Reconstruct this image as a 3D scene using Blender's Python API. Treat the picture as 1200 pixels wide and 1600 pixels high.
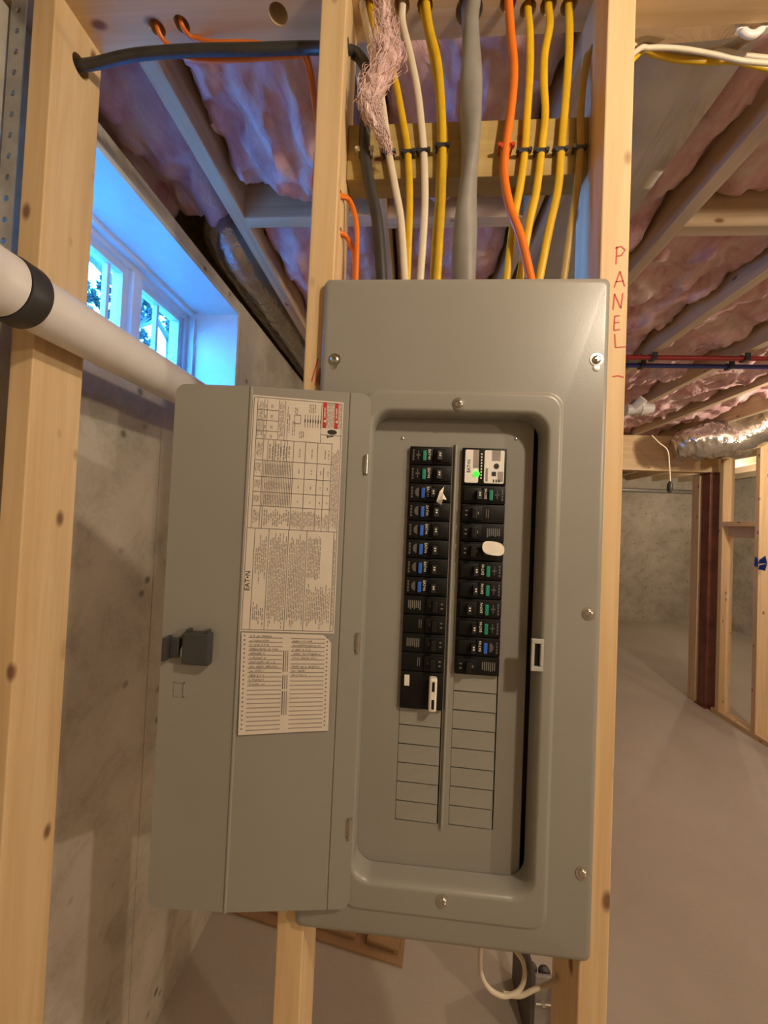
# Basement: open breaker panel mounted in a stud wall, insulated joists above, basement window at the left.
# Units are metres. X right, Y away from the camera, Z up; the panel cover is in the plane Y = 0.
import bpy, bmesh, math, random
from mathutils import Vector, Matrix, Euler, noise

for _o in list(bpy.data.objects):
    bpy.data.objects.remove(_o)
SC = bpy.context.scene
COL = SC.collection
PI = math.pi

# ------------------------------------------------------------------ camera
cam = bpy.data.cameras.new('camera')
cam.sensor_fit = 'VERTICAL'
cam.sensor_height = 36.0
cam.lens = 600.0 / 1600.0 * 36.0
cam.clip_start = 0.01
camo = bpy.data.objects.new('camera', cam)
COL.objects.link(camo)
_yaw, _pitch, _roll = (0.074763, 0.022589, -0.042947)
_R = Matrix.Rotation(_yaw, 3, 'Z') @ Matrix.Rotation(_pitch, 3, 'X') @ Matrix.Rotation(_roll, 3, 'Y')
camo.matrix_world = Matrix.Translation((-0.0574, -0.5269, 1.4800)) @ (_R @ Matrix.Rotation(PI / 2, 3, 'X')).to_4x4()
SC.camera = camo

# ------------------------------------------------------------------ world, lights, exposure
world = bpy.data.worlds.new('sky')
SC.world = world
world.use_nodes = True
_bg = world.node_tree.nodes['Background']
_bg.inputs[0].default_value = (0.032, 0.28, 1.0, 1)
_bg.inputs[1].default_value = 26.0
SC.view_settings.view_transform = 'Standard'
SC.view_settings.look = 'None'
SC.view_settings.gamma = 1.0
SC.view_settings.use_curve_mapping = False
SC.view_settings.exposure = 0.98

WARM = (1.0, 0.84, 0.64)


def lamp(name, loc, watts, radius=0.035, col=WARM):
    l = bpy.data.lights.new(name, 'POINT')
    l.energy = watts
    l.color = col
    l.shadow_soft_size = radius
    o = bpy.data.objects.new(name, l)
    COL.objects.link(o)
    o.location = loc
    return o


lamp('bulb_or_fill_light', (0.62, -0.70, 2.17), 17.0)            # bare bulb beside the photographer
lamp('bulb_or_fill_light', (2.30, 1.62, 2.16), 17.0)             # bare bulb by the doorway, right of frame
lamp('bulb_or_fill_light', (3.7, 4.6, 2.17), 14.0)               # added light that brightens the far room, no known bulb
lamp('bulb_or_fill_light', (3.2, -1.9, 2.17), 55.0)              # added fill behind the camera, lightens the shadows


# ------------------------------------------------------------------ helpers
def lin(r, g, b):
    f = lambda c: (c / 255 / 12.92) if c / 255 <= 0.04045 else ((c / 255 + 0.055) / 1.055) ** 2.4
    return (f(r), f(g), f(b), 1)


class NT:
    def __init__(self, name):
        self.m = bpy.data.materials.new(name)
        self.m.use_nodes = True
        self.t = self.m.node_tree
        self.b = self.t.nodes['Principled BSDF']

    def n(self, typ, **kw):
        nd = self.t.nodes.new(typ)
        for k, v in kw.items():
            if k.startswith('i_'):
                key = k[2:].replace('_', ' ')
                nd.inputs[key].default_value = v
            else:
                setattr(nd, k, v)
        return nd

    def l(self, a, b):
        self.t.links.new(a, b)

    def coords(self, scale=(1, 1, 1), rnd=True):
        tc = self.n('ShaderNodeTexCoord')
        mp = self.n('ShaderNodeMapping')
        mp.inputs['Scale'].default_value = scale
        if rnd:
            oi = self.n('ShaderNodeObjectInfo')
            mu = self.n('ShaderNodeMath', operation='MULTIPLY')
            mu.inputs[1].default_value = 37.0
            self.l(oi.outputs['Random'], mu.inputs[0])
            va = self.n('ShaderNodeVectorMath', operation='ADD')
            self.l(tc.outputs['Object'], va.inputs[0])
            self.l(mu.outputs[0], va.inputs[1])
            self.l(va.outputs[0], mp.inputs['Vector'])
        else:
            self.l(tc.outputs['Object'], mp.inputs['Vector'])
        return mp.outputs[0]

    def ramp(self, fac, stops):
        r = self.n('ShaderNodeValToRGB')
        e = r.color_ramp.elements
        while len(e) < len(stops):
            e.new(0.5)
        for el, (p, c) in zip(e, stops):
            el.position = p
            el.color = c
        self.l(fac, r.inputs[0])
        return r.outputs[0]

    def mix(self, fac, a, b, blend='MIX'):
        m = self.n('ShaderNodeMix', data_type='RGBA', blend_type=blend)
        for sock, v in ((m.inputs[0], fac), (m.inputs[6], a), (m.inputs[7], b)):
            if hasattr(v, 'links'):
                self.l(v, sock)
            else:
                sock.default_value = v
        return m.outputs[2]

    def bump(self, h, strength=0.3, dist=0.002):
        bp = self.n('ShaderNodeBump')
        bp.inputs['Strength'].default_value = strength
        bp.inputs['Distance'].default_value = dist
        self.l(h, bp.inputs['Height'])
        self.l(bp.outputs[0], self.b.inputs['Normal'])


MATS = {}


def plain(name, col, rough=0.5, metal=0.0, var=0.08, vscale=40.0, bump=0.0, bscale=200.0, spec=0.5, emit=None):
    """solid colour with a little procedural variation and fine relief"""
    if name in MATS:
        return MATS[name]
    k = NT(name)
    v = k.coords()
    nz = k.n('ShaderNodeTexNoise', i_Scale=vscale, i_Detail=3.0)
    k.l(v, nz.inputs['Vector'])
    lo = tuple(c * (1 - var) for c in col[:3]) + (1,)
    hi = tuple(min(1, c * (1 + var)) for c in col[:3]) + (1,)
    c = k.ramp(nz.outputs[0], [(0.3, lo), (0.7, hi)])
    k.l(c, k.b.inputs['Base Color'])
    k.b.inputs['Roughness'].default_value = rough
    k.b.inputs['Metallic'].default_value = metal
    k.b.inputs['Specular IOR Level'].default_value = spec
    if bump:
        n2 = k.n('ShaderNodeTexNoise', i_Scale=bscale, i_Detail=4.0)
        k.l(v, n2.inputs['Vector'])
        k.bump(n2.outputs[0], bump, 0.002)
    if emit:
        k.b.inputs['Emission Color'].default_value = emit[0]
        k.b.inputs['Emission Strength'].default_value = emit[1]
    MATS[name] = k.m
    return k.m


def wood(axis, tone='stud'):
    name = 'pine_%s_%s' % (tone, 'xyz'[axis])
    if name in MATS:
        return MATS[name]
    base = {'stud': ((0.72, 0.52, 0.29, 1), (0.60, 0.40, 0.19, 1)),
            'joist': ((0.64, 0.50, 0.33, 1), (0.50, 0.36, 0.21, 1)),
            'treated': ((0.46, 0.33, 0.12, 1), (0.36, 0.24, 0.08, 1))}[tone]
    k = NT(name)
    sc = [26.0, 26.0, 26.0]
    sc[axis] = 1.1
    v = k.coords(tuple(sc))
    nz = k.n('ShaderNodeTexNoise', i_Scale=1.6, i_Detail=5.0, i_Roughness=0.6, i_Distortion=0.6)
    k.l(v, nz.inputs['Vector'])
    grain = k.ramp(nz.outputs[0], [(0.32, base[1]), (0.62, base[0])])
    sk = [16.0, 16.0, 16.0]
    sk[axis] = 8.5
    v2 = k.coords(tuple(sk))
    vo = k.n('ShaderNodeTexVoronoi', i_Scale=1.0)
    k.l(v2, vo.inputs['Vector'])
    knot = k.ramp(vo.outputs['Distance'], [(0.07, (1, 1, 1, 1)), (0.15, (0, 0, 0, 1))])
    c = k.mix(knot, grain, (0.22, 0.11, 0.05, 1))
    k.l(c, k.b.inputs['Base Color'])
    k.b.inputs['Roughness'].default_value = 0.62
    k.bump(nz.outputs[0], 0.25, 0.0015)
    MATS[name] = k.m
    return k.m


def concrete(name, a, b, pits=True, rough=0.85, scale=2.2):
    if name in MATS:
        return MATS[name]
    k = NT(name)
    v = k.coords(rnd=False)
    n1 = k.n('ShaderNodeTexNoise', i_Scale=scale, i_Detail=8.0, i_Roughness=0.62)
    k.l(v, n1.inputs['Vector'])
    c = k.ramp(n1.outputs[0], [(0.3, b), (0.68, a)])
    n3 = k.n('ShaderNodeTexNoise', i_Scale=90.0, i_Detail=3.0)
    k.l(v, n3.inputs['Vector'])
    if pits:
        vo = k.n('ShaderNodeTexVoronoi', i_Scale=13.0, i_Randomness=1.0)
        k.l(v, vo.inputs['Vector'])
        pit = k.ramp(vo.outputs['Distance'], [(0.07, (1, 1, 1, 1)), (0.17, (0, 0, 0, 1))])
        n4 = k.n('ShaderNodeTexNoise', i_Scale=5.0, i_Detail=2.0)
        k.l(v, n4.inputs['Vector'])
        gate = k.ramp(n4.outputs[0], [(0.44, (0, 0, 0, 1)), (0.56, (1, 1, 1, 1))])
        pg = k.mix(1.0, pit, gate, 'MULTIPLY')
        n5 = k.n('ShaderNodeTexNoise', i_Scale=9.0, i_Detail=9.0, i_Roughness=0.75, i_Distortion=0.5)
        k.l(v, n5.inputs['Vector'])
        blot = k.ramp(n5.outputs[0], [(0.36, (0.80, 0.78, 0.75, 1)), (0.52, (1, 1, 1, 1))])
        c = k.mix(1.0, c, blot, 'MULTIPLY')
        c = k.mix(pg, c, tuple(x * 0.45 for x in b[:3]) + (1,))
    k.l(c, k.b.inputs['Base Color'])
    k.b.inputs['Roughness'].default_value = rough
    add = k.n('ShaderNodeMath', operation='ADD')
    k.l(n1.outputs[0], add.inputs[0])
    k.l(n3.outputs[0], add.inputs[1])
    k.bump(add.outputs[0], 0.35, 0.004)
    MATS[name] = k.m
    return k.m


def foil(name, col=(0.62, 0.60, 0.57, 1), rough=0.22, strength=0.5, scale=22.0, stretch=(1, 1, 1), metal=0.9):
    if name in MATS:
        return MATS[name]
    k = NT(name)
    v = k.coords(stretch)
    nz = k.n('ShaderNodeTexNoise', i_Scale=scale, i_Detail=4.0, i_Roughness=0.6, i_Distortion=0.8)
    k.l(v, nz.inputs['Vector'])
    c = k.ramp(nz.outputs[0], [(0.3, tuple(x * 0.8 for x in col[:3]) + (1,)), (0.7, col)])
    k.l(c, k.b.inputs['Base Color'])
    k.b.inputs['Metallic'].default_value = metal
    k.b.inputs['Roughness'].default_value = rough
    k.bump(nz.outputs[0], strength, 0.012)
    MATS[name] = k.m
    return k.m


def insul(name='pink_fibreglass', stops=((0.60, 0.27, 0.29, 1), (0.83, 0.53, 0.54, 1), (0.90, 0.73, 0.71, 1))):
    if name in MATS:
        return MATS[name]
    k = NT(name)
    v = k.coords((1, 0.55, 1))
    n1 = k.n('ShaderNodeTexNoise', i_Scale=13.0, i_Detail=6.0, i_Roughness=0.6, i_Distortion=0.7)
    k.l(v, n1.inputs['Vector'])
    c = k.ramp(n1.outputs[0], list(zip((0.26, 0.48, 0.68), stops)))
    k.l(c, k.b.inputs['Base Color'])
    k.b.inputs['Roughness'].default_value = 0.95
    k.b.inputs['Specular IOR Level'].default_value = 0.15
    n2 = k.n('ShaderNodeTexNoise', i_Scale=34.0, i_Detail=8.0, i_Roughness=0.7, i_Distortion=1.2)
    k.l(v, n2.inputs['Vector'])
    k.bump(n2.outputs[0], 0.75, 0.012)
    MATS[name] = k.m
    return k.m


class MB:
    """collects vertices and faces in world coordinates"""
    def __init__(self):
        self.v, self.f = [], []

    def add(self, vs, fs):
        o = len(self.v)
        self.v += [tuple(p) for p in vs]
        self.f += [tuple(i + o for i in f) for f in fs]
        return self

    def box(self, x0, x1, y0, y1, z0, z1):
        vs = [(x, y, z) for z in (z0, z1) for y in (y0, y1) for x in (x0, x1)]
        return self.add(vs, [(0, 2, 3, 1), (4, 5, 7, 6), (0, 1, 5, 4), (2, 6, 7, 3), (0, 4, 6, 2), (1, 3, 7, 5)])

    def bbox(self, x0, x1, y0, y1, z0, z1, b=0.002):
        """box with bevelled edges"""
        bm = bmesh.new()
        bmesh.ops.create_cube(bm, size=1.0)
        for v in bm.verts:
            v.co = Vector(((x0 + x1) / 2 + v.co.x * (x1 - x0), (y0 + y1) / 2 + v.co.y * (y1 - y0), (z0 + z1) / 2 + v.co.z * (z1 - z0)))
        bmesh.ops.bevel(bm, geom=bm.edges[:], offset=b, segments=2, affect='EDGES', profile=0.5)
        return self.bm(bm)

    def bm(self, bm, M=None):
        bm.verts.index_update()
        vs = [tuple((M @ v.co) if M else v.co) for v in bm.verts]
        fs = [tuple(v.index for v in f.verts) for f in bm.faces]
        bm.free()
        return self.add(vs, fs)

    def hexa(self, p):
        """eight corners: bottom four, then top four"""
        return self.add(p, [(0, 3, 2, 1), (4, 5, 6, 7), (0, 1, 5, 4), (1, 2, 6, 5), (2, 3, 7, 6), (3, 0, 4, 7)])

    def bar(self, a, b, w, t, up=(0, 0, 1)):
        """rectangular bar from a to b: w across, t along up"""
        a, b = Vector(a), Vector(b)
        d = (b - a).normalized()
        u = Vector(up)
        u = (u - d * u.dot(d)).normalized()
        s = d.cross(u).normalized()
        c = [a + s * (i * w / 2) + u * (j * t / 2) for i, j in ((-1, -1), (1, -1), (1, 1), (-1, 1))]
        e = [x + (b - a) for x in c]
        return self.add(c + e, [(0, 1, 2, 3), (7, 6, 5, 4), (0, 4, 5, 1), (1, 5, 6, 2), (2, 6, 7, 3), (3, 7, 4, 0)])

    def tube(self, pts, rx, ry=None, n=10, ref=(1, 0, 0), smooth=6, caps=True, radii=None, twist=0.0):
        """swept oval; rx lies along ref, ry across it"""
        pts = [Vector(p) for p in pts]
        k = None
        if smooth and len(pts) > 2:
            q, k = [], []
            for i in range(len(pts) - 1):
                p0, p1, p2, p3 = pts[max(i - 1, 0)], pts[i], pts[i + 1], pts[min(i + 2, len(pts) - 1)]
                for s in range(smooth):
                    t = s / smooth
                    q.append(0.5 * ((2 * p1) + (p2 - p0) * t + (2 * p0 - 5 * p1 + 4 * p2 - p3) * t * t + (3 * p1 - p0 - 3 * p2 + p3) * t ** 3))
                    k.append(i + t)
            q.append(pts[-1])
            k.append(len(pts) - 1)
            pts = q
        else:
            k = list(range(len(pts)))
        ry = ry or rx
        u = Vector(ref)
        vs = []
        for i, p in enumerate(pts):
            d = (pts[min(i + 1, len(pts) - 1)] - pts[max(i - 1, 0)]).normalized()
            u = (u - d * u.dot(d)).normalized()
            w = d.cross(u)
            m = 1.0
            if radii:
                a = int(min(k[i], len(radii) - 1))
                b = min(a + 1, len(radii) - 1)
                m = radii[a] + (radii[b] - radii[a]) * (k[i] - a)
            for j in range(n):
                an = 2 * PI * j / n
                cr, ci = math.cos(twist * i / len(pts)), math.sin(twist * i / len(pts))
                u1, w1 = u * cr + w * ci, w * cr - u * ci
                vs.append(p + u1 * (rx * m * math.cos(an)) + w1 * (ry * m * math.sin(an)))
        fs = []
        for i in range(len(pts) - 1):
            for j in range(n):
                a, b = i * n + j, i * n + (j + 1) % n
                fs.append((a, b, b + n, a + n))
        if caps:
            fs.append(tuple(reversed(range(n))))
            fs.append(tuple(range((len(pts) - 1) * n, len(pts) * n)))
        return self.add(vs, fs)

    def cyl(self, a, b, r, r2=None, n=16):
        return self.tube([a, b], 1.0, 1.0, n=n, ref=(0.3, 0.5, 0.81), smooth=0, radii=[r, r if r2 is None else r2])

    def lathe(self, prof, c, axis='Y', n=20):
        """profile [(radius, height)] turned about an axis through c"""
        vs, fs = [], []
        for r, h in prof:
            for j in range(n):
                a = 2 * PI * j / n
                p = (r * math.cos(a), r * math.sin(a))
                vs.append((c[0] + p[0], c[1] + h, c[2] + p[1]) if axis == 'Y' else (c[0] + p[0], c[1] + p[1], c[2] + h))
        for i in range(len(prof) - 1):
            for j in range(n):
                a, b = i * n + j, i * n + (j + 1) % n
                fs.append((a, b, b + n, a + n))
        fs.append(tuple(range(n)))
        fs.append(tuple(reversed(range((len(prof) - 1) * n, len(prof) * n))))
        return self.add(vs, fs)

    def loops(self, ls, close_first=False, close_last=False):
        """bridge closed loops that have the same number of points"""
        n = len(ls[0])
        vs = [p for l in ls for p in l]
        fs = []
        for i in range(len(ls) - 1):
            for j in range(n):
                a, b = i * n + j, i * n + (j + 1) % n
                fs.append((a, b, b + n, a + n))
        if close_first:
            fs.append(tuple(reversed(range(n))))
        if close_last:
            fs.append(tuple(range((len(ls) - 1) * n, len(ls) * n)))
        return self.add(vs, fs)

    def mesh(self, name, org=(0, 0, 0), smooth=None, fix=True):
        me = bpy.data.meshes.new(name)
        me.from_pydata([(x - org[0], y - org[1], z - org[2]) for x, y, z in self.v], [], self.f)
        if fix:
            bm = bmesh.new()
            bm.from_mesh(me)
            bmesh.ops.recalc_face_normals(bm, faces=bm.faces)
            bm.to_mesh(me)
            bm.free()
        if smooth is not None:
            for p in me.polygons:
                p.use_smooth = True
            me.set_sharp_from_angle(angle=math.radians(smooth))
        return me


def rr(x0, x1, z0, z1, r, y, k=6):
    """rounded rectangle loop in a plane of constant Y"""
    out = []
    for cx, cz, a0 in ((x1 - r, z1 - r, 0), (x0 + r, z1 - r, PI / 2), (x0 + r, z0 + r, PI), (x1 - r, z0 + r, 1.5 * PI)):
        for i in range(k + 1):
            a = a0 + PI / 2 * i / k
            out.append((cx + r * math.cos(a), y, cz + r * math.sin(a)))
    return out


ORG = {}


def link(o, parent=None, org=(0, 0, 0)):
    COL.objects.link(o)
    ORG[o.name] = Vector(org)
    if parent is not None:
        o.parent = parent
        o.location = Vector(org) - ORG[parent.name]
    else:
        o.location = org
    return o


def tag(o, label=None, cat=None, group=None, kind=None):
    for k, v in (('label', label), ('category', cat), ('group', group), ('kind', kind)):
        if v:
            o[k] = v
    return o


def obj(name, mb, mat, parent=None, smooth=None, label=None, cat=None, group=None, kind=None, fix=True):
    xs, ys, zs = zip(*mb.v)
    org = ((min(xs) + max(xs)) / 2, (min(ys) + max(ys)) / 2, min(zs))
    me = mb.mesh(name, org, smooth, fix)
    me.materials.append(mat)
    return tag(link(bpy.data.objects.new(name, me), parent, org), label, cat, group, kind)


def thing(name, loc, label=None, cat=None, group=None, kind=None, parent=None):
    return tag(link(bpy.data.objects.new(name, None), parent, loc), label, cat, group, kind)


def carve(o, cutter):
    """real holes: boolean difference, baked into the mesh"""
    cm = cutter.mesh('cutter', ORG[o.name])
    co = bpy.data.objects.new('cutter', cm)
    COL.objects.link(co)
    co.matrix_world = Matrix.Translation(ORG[o.name])
    bpy.context.view_layer.update()
    md = o.modifiers.new('cut', 'BOOLEAN')
    md.operation = 'DIFFERENCE'
    md.solver = 'EXACT'
    md.object = co
    dg = bpy.context.evaluated_depsgraph_get()
    me = bpy.data.meshes.new_from_object(o.evaluated_get(dg))
    o.modifiers.remove(md)
    o.data = me
    bpy.data.objects.remove(co)
    return o


_TXT = {}


def text_mb(mb, body, size, fn):
    """lettering: glyph outlines mapped by fn(x, y) -> world point"""
    if body not in _TXT:
        cu = bpy.data.curves.new('t', 'FONT')
        cu.body = body
        cu.size = 1.0
        cu.offset = 0.010
        cu.align_x = 'CENTER'
        cu.align_y = 'CENTER'
        to = bpy.data.objects.new('t', cu)
        COL.objects.link(to)
        bpy.context.view_layer.update()
        me = bpy.data.meshes.new_from_object(to.evaluated_get(bpy.context.evaluated_depsgraph_get()))
        _TXT[body] = ([tuple(v.co) for v in me.vertices], [tuple(p.vertices) for p in me.polygons])
        bpy.data.objects.remove(to)
    vs, fs = _TXT[body]
    return mb.add([fn(x * size, y * size) for x, y, z in vs], fs)


def copy_tree(o, parent, off):
    """copy of a part and its sub-parts, moved by off"""
    c = o.copy()
    COL.objects.link(c)
    c.parent = parent
    c.location = o.location + Vector(off)
    ORG[c.name] = ORG[o.name] + Vector(off)
    for ch in [x for x in bpy.data.objects if x.parent == o]:
        d = ch.copy()
        COL.objects.link(d)
        d.parent = c
    return c

# ------------------------------------------------------------------ the setting
ZJ = 2.33                                   # underside of the joists
M_floor = concrete('floor_concrete', (0.52, 0.455, 0.385, 1), (0.43, 0.375, 0.31, 1), pits=False, rough=0.7, scale=1.3)
M_wall = concrete('wall_concrete', (0.58, 0.52, 0.43, 1), (0.37, 0.325, 0.255, 1))
M_osb = plain('subfloor_board', (0.40, 0.27, 0.15, 1), 0.8, var=0.3, vscale=30)
M_white = plain('white_vinyl', (0.58, 0.58, 0.57, 1), 0.4, var=0.03)

obj('floor', MB().box(-1.0, 5.2, -3.7, 6.4, -0.12, 0.0), M_floor, kind='structure')
wl = MB()
WY0, WY1, WZ0, WZ1 = 0.10, 0.86, 1.86, 2.24        # window opening
wl.box(-1.0, -0.740, -3.5, 0.452, 0, WZ0).box(-1.0, -0.7387, 0.452, 6.2, 0, WZ0)
WT = 2.280
wl.box(-1.0, -0.740, WY0, WY1, WZ1, WT).box(-1.0, -0.740, -3.5, WY0, WZ0, WT).box(-1.0, -0.738, WY1, 6.2, WZ0, WT)
obj('wall_left', wl, M_wall, kind='structure')
obj('wall_back', MB().box(-1.0, 5.2, 6.2, 6.4, 0, 2.6), M_wall, kind='structure')
obj('wall_front', MB().box(-1.0, 5.2, -3.7, -3.5, 0, 2.6), M_wall, kind='structure')
obj('wall_far_right', MB().box(5.0, 5.2, -3.5, 6.2, 0, 2.6), M_wall, kind='structure')

ceil = obj('ceiling', MB().box(-1.05, 5.2, -3.7, 6.4, 2.565, 2.60), M_osb, kind='structure')
for k in range(14):
    x = -0.612 + 0.411 * k
    obj('joist', MB().bbox(x, x + 0.038, -3.5, 6.2, ZJ, 2.565, 0.0015), wood(1, 'joist'), ceil)
obj('sill_plate', MB().box(-1.0, -0.862, -3.5, 6.2, 2.2805, ZJ), wood(1, 'joist'), ceil)
obj('rim_joist', MB().box(-1.0, -0.962, -3.5, 6.2, ZJ, 2.565), wood(1, 'joist'), ceil)
for x0, x1, y in ((-0.574, -0.201, 0.520), (-0.163, 0.210, 0.530), (0.659, 1.032, 0.575)):
    obj('blocking', MB().bbox(x0, x1, y, y + 0.038, ZJ, 2.565, 0.0015), wood(0, 'joist'), ceil)

# stud wall that carries the panel
YF, YB = 0.012, 0.101
wm = thing('wall_middle', (0, 0.056, 0), kind='structure')
PL = [(-0.1638, 0.0550, 2.2900), (-0.1072, 0.0567, 2.2900), (-0.0711, 0.0583, 2.2900), (-0.0014, 0.0665, 2.2900), (0.0573, 0.0600, 2.2900), (0.0899, 0.0689, 2.2900), (0.1200, 0.0657, 2.2900), (0.1516, 0.0678, 2.2900)]
PO = [(-0.5182, 0.0672, 2.2900), (-0.4736, 0.0641, 2.2900), (-0.3068, 0.0582, 2.2900)]
plate = obj('top_plate', MB().box(-0.96, 3.0, YF, YB, 2.29, ZJ), wood(0), wm)
cut = MB()
for p, r in list(zip(PL, (0.0125, 0.0125, 0.0125, 0.021, 0.0125, 0.0125, 0.0125, 0.0125))) + list(zip(PO, (0.0125, 0.0125, 0.015))):
    cut.cyl((p[0], p[1], 2.2), (p[0], p[1], 2.4), r, n=20)
carve(plate, cut)
ST_L, ST_R = (-0.223, -0.185), (0.185, 0.223)
post = obj('stud', MB().bbox(-0.683, -0.645, YF, YB, 0.038, 2.29, 0.002), wood(2), wm)
_h = (-0.6450, 0.0603, 2.2212)
carve(post, MB().cyl((-0.8, _h[1], _h[2]), (-0.5, _h[1], _h[2]), 0.016, n=20))
stl = obj('stud', MB().bbox(ST_L[0], ST_L[1], YF, YB, 0.038, 2.29, 0.002), wood(2), wm)
_b0 = (-0.1850, 0.0405, 2.2040)
OR0, OR1 = (-0.1850, 0.0346, 1.9676), (-0.1850, 0.0464, 1.9195)
cut = MB().cyl((-0.3, _b0[1], _b0[2]), (-0.1, _b0[1], _b0[2]), 0.012, n=20)
for p in (OR0, OR1):
    cut.cyl((-0.3, p[1], p[2]), (-0.1, p[1], p[2]), 0.0075, n=16)
carve(stl, cut)
strr = obj('stud', MB().bbox(ST_R[0], ST_R[1], YF, YB, 0.038, 2.29, 0.002), wood(2), wm)
_t0 = (0.1850, 0.0665, 2.2101)
carve(strr, MB().cyl((0.1, _t0[1], _t0[2]), (0.3, _t0[1], _t0[2]), 0.010, n=20))
obj('bottom_plate', MB().box(-0.73, 0.26, YF, YB, 0.0, 0.038), wood(0), wm)
_ba, _bb = (-0.0277, 0.0630, 2.1072), (-0.0242, 0.0630, 2.0182)
obj('backing_board', MB().bbox(ST_L[1] + 0.0005, ST_R[0] - 0.0005, 0.063, YB, _bb[2], _ba[2], 0.0015), wood(0, 'treated'), wm)


def strokes(mb, polys, fn, w):
    """pen strokes: flat ribbons"""
    for pl in polys:
        for a, b in zip(pl[:-1], pl[1:]):
            A, B = Vector(fn(*a)), Vector(fn(*b))
            mb.bar(A, B, w, 0.0003, up=(0, -1, 0))
    return mb


LET = {'P': [[(0.1, 0), (0.15, 1)], [(0.0, 0.9), (0.55, 1.0), (0.95, 0.8), (0.6, 0.5), (0.15, 0.45)]],
       'A': [[(0, 0), (0.5, 1), (1, 0.05)], [(0.1, 0.35), (0.85, 0.4)]],
       'N': [[(0.0, 0), (0.1, 0.95), (0.75, 0.1), (0.9, 1)]],
       'E': [[(0.75, 1.0), (0.15, 0.95), (0.1, 0), (0.8, 0.05)], [(0.12, 0.5), (0.7, 0.55)]],
       'L': [[(0.1, 1), (0.2, 0.05), (1, 0.1)]], '-': [[(0, 0.1), (0.5, 0.2), (1.0, 0.05)]]}
M_red = plain('red_marker', (0.55, 0.05, 0.03, 1), 0.6)
hw = MB()
for ch, p0, p1 in (('P', (0.2045, 0.0118, 1.8442), (0.2181, 0.0118, 1.8690)), ('A', (0.2046, 0.0118, 1.8122), (0.2182, 0.0118, 1.8343)),
                   ('N', (0.2038, 0.0118, 1.7811), (0.2174, 0.0118, 1.8041)), ('E', (0.2046, 0.0118, 1.7528), (0.2157, 0.0118, 1.7732)),
                   ('L', (0.2053, 0.0118, 1.7281), (0.2214, 0.0118, 1.7476)), ('-', (0.2056, 0.0118, 1.6877), (0.2202, 0.0118, 1.7010))):
    strokes(hw, LET[ch], lambda u, v: (p0[0] + u * (p1[0] - p0[0]), 0.0118, p0[2] + v * (p1[2] - p0[2])), 0.0017)
obj('handwriting', hw, M_red, strr, label='red handwritten word PANEL in stacked letters')
hw = MB()
for a, b in (((-0.2102, 0.0118, 1.6758), (-0.2024, 0.0118, 1.7094)), ((-0.2053, 0.0118, 1.6703), (-0.1990, 0.0118, 1.6955))):
    hw.bar(a, b, 0.0016, 0.0003, up=(0, -1, 0))
obj('pen_mark', hw, M_red, stl, label='red pen strokes')

# framed wall with the doorway at the right, beam above it
wr = thing('wall_right', (2.54, 2.7, 0), kind='structure')
obj('bottom_plate', MB().bbox(2.5, 2.589, 1.2, 2.93, 0, 0.038, 0.002), wood(1), wr)
for y in (2.85, 2.512, 1.70):
    obj('stud', MB().bbox(2.5, 2.589, y, y + 0.038, 0.038, ZJ, 0.002), wood(2), wr)
obj('blocking', MB().bbox(2.5, 2.589, 2.5505, 2.8495, 1.555, 1.593, 0.002), wood(1), wr)
obj('blocking', MB().bbox(2.551, 2.589, 2.5505, 2.8495, 1.465, 1.5545, 0.002), wood(1), wr)
obj('stud', MB().bbox(2.490, 2.528, 3.10, 3.19, 0.0, 2.02, 0.002), wood(2), wr)
obj('header', MB().bbox(-0.734, 2.62, 3.00, 3.095, 2.02, ZJ, 0.002), wood(0), wr)

# window in the left wall
win = thing('window_1', (-0.85, 0.38, WZ0), kind='structure')
t = 0.015
jb = MB()
jb.box(-0.90, -0.738, WY0, WY1, WZ1 - t, WZ1).box(-0.90, -0.738, WY0, WY1, WZ0, WZ0 + t)
jb.box(-0.90, -0.738, WY0, WY0 + t, WZ0 + t, WZ1 - t).box(-0.90, -0.738, WY1 - t, WY1, WZ0 + t, WZ1 - t)
obj('jamb_liner', jb, M_white, win)


def ring(mb, x0, x1, y0, y1, z0, z1, w):
    mb.box(x0, x1, y0, y1, z0, z0 + w).box(x0, x1, y0, y1, z1 - w, z1)
    mb.box(x0, x1, y0, y0 + w, z0 + w, z1 - w).box(x0, x1, y1 - w, y1, z0 + w, z1 - w)
    return mb


fy0, fy1, fz0, fz1 = WY0 + t, WY1 - t, WZ0 + t, WZ1 - t
obj('outer_frame', ring(MB(), -0.985, -0.900, fy0, fy1, fz0, fz1, 0.012), M_white, win)
obj('inner_frame', ring(MB(), -0.985, -0.925, fy0 + 0.012, fy1 - 0.012, fz0 + 0.012, fz1 - 0.012, 0.016), M_white, win)
obj('mullion', MB().bbox(-0.980, -0.918, 0.546, 0.582, fz0 + 0.028, fz1 - 0.028, 0.003), M_white, win)
gl = NT('window_glass')
_tr = gl.n('ShaderNodeBsdfTransparent')
_gl = gl.n('ShaderNodeBsdfGlossy')
_gl.inputs['Roughness'].default_value = 0.02
_fr = gl.n('ShaderNodeLayerWeight')
_fr.inputs['Blend'].default_value = 0.5
_pw = gl.n('ShaderNodeMath', operation='POWER')
_pw.inputs[1].default_value = 4.0
gl.l(_fr.outputs['Facing'], _pw.inputs[0])
_mx = gl.n('ShaderNodeMixShader')
gl.l(_pw.outputs[0], _mx.inputs[0])
gl.l(_tr.outputs[0], _mx.inputs[1])
gl.l(_gl.outputs[0], _mx.inputs[2])
gl.l(_mx.outputs[0], gl.t.nodes['Material Output'].inputs[0])
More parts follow.
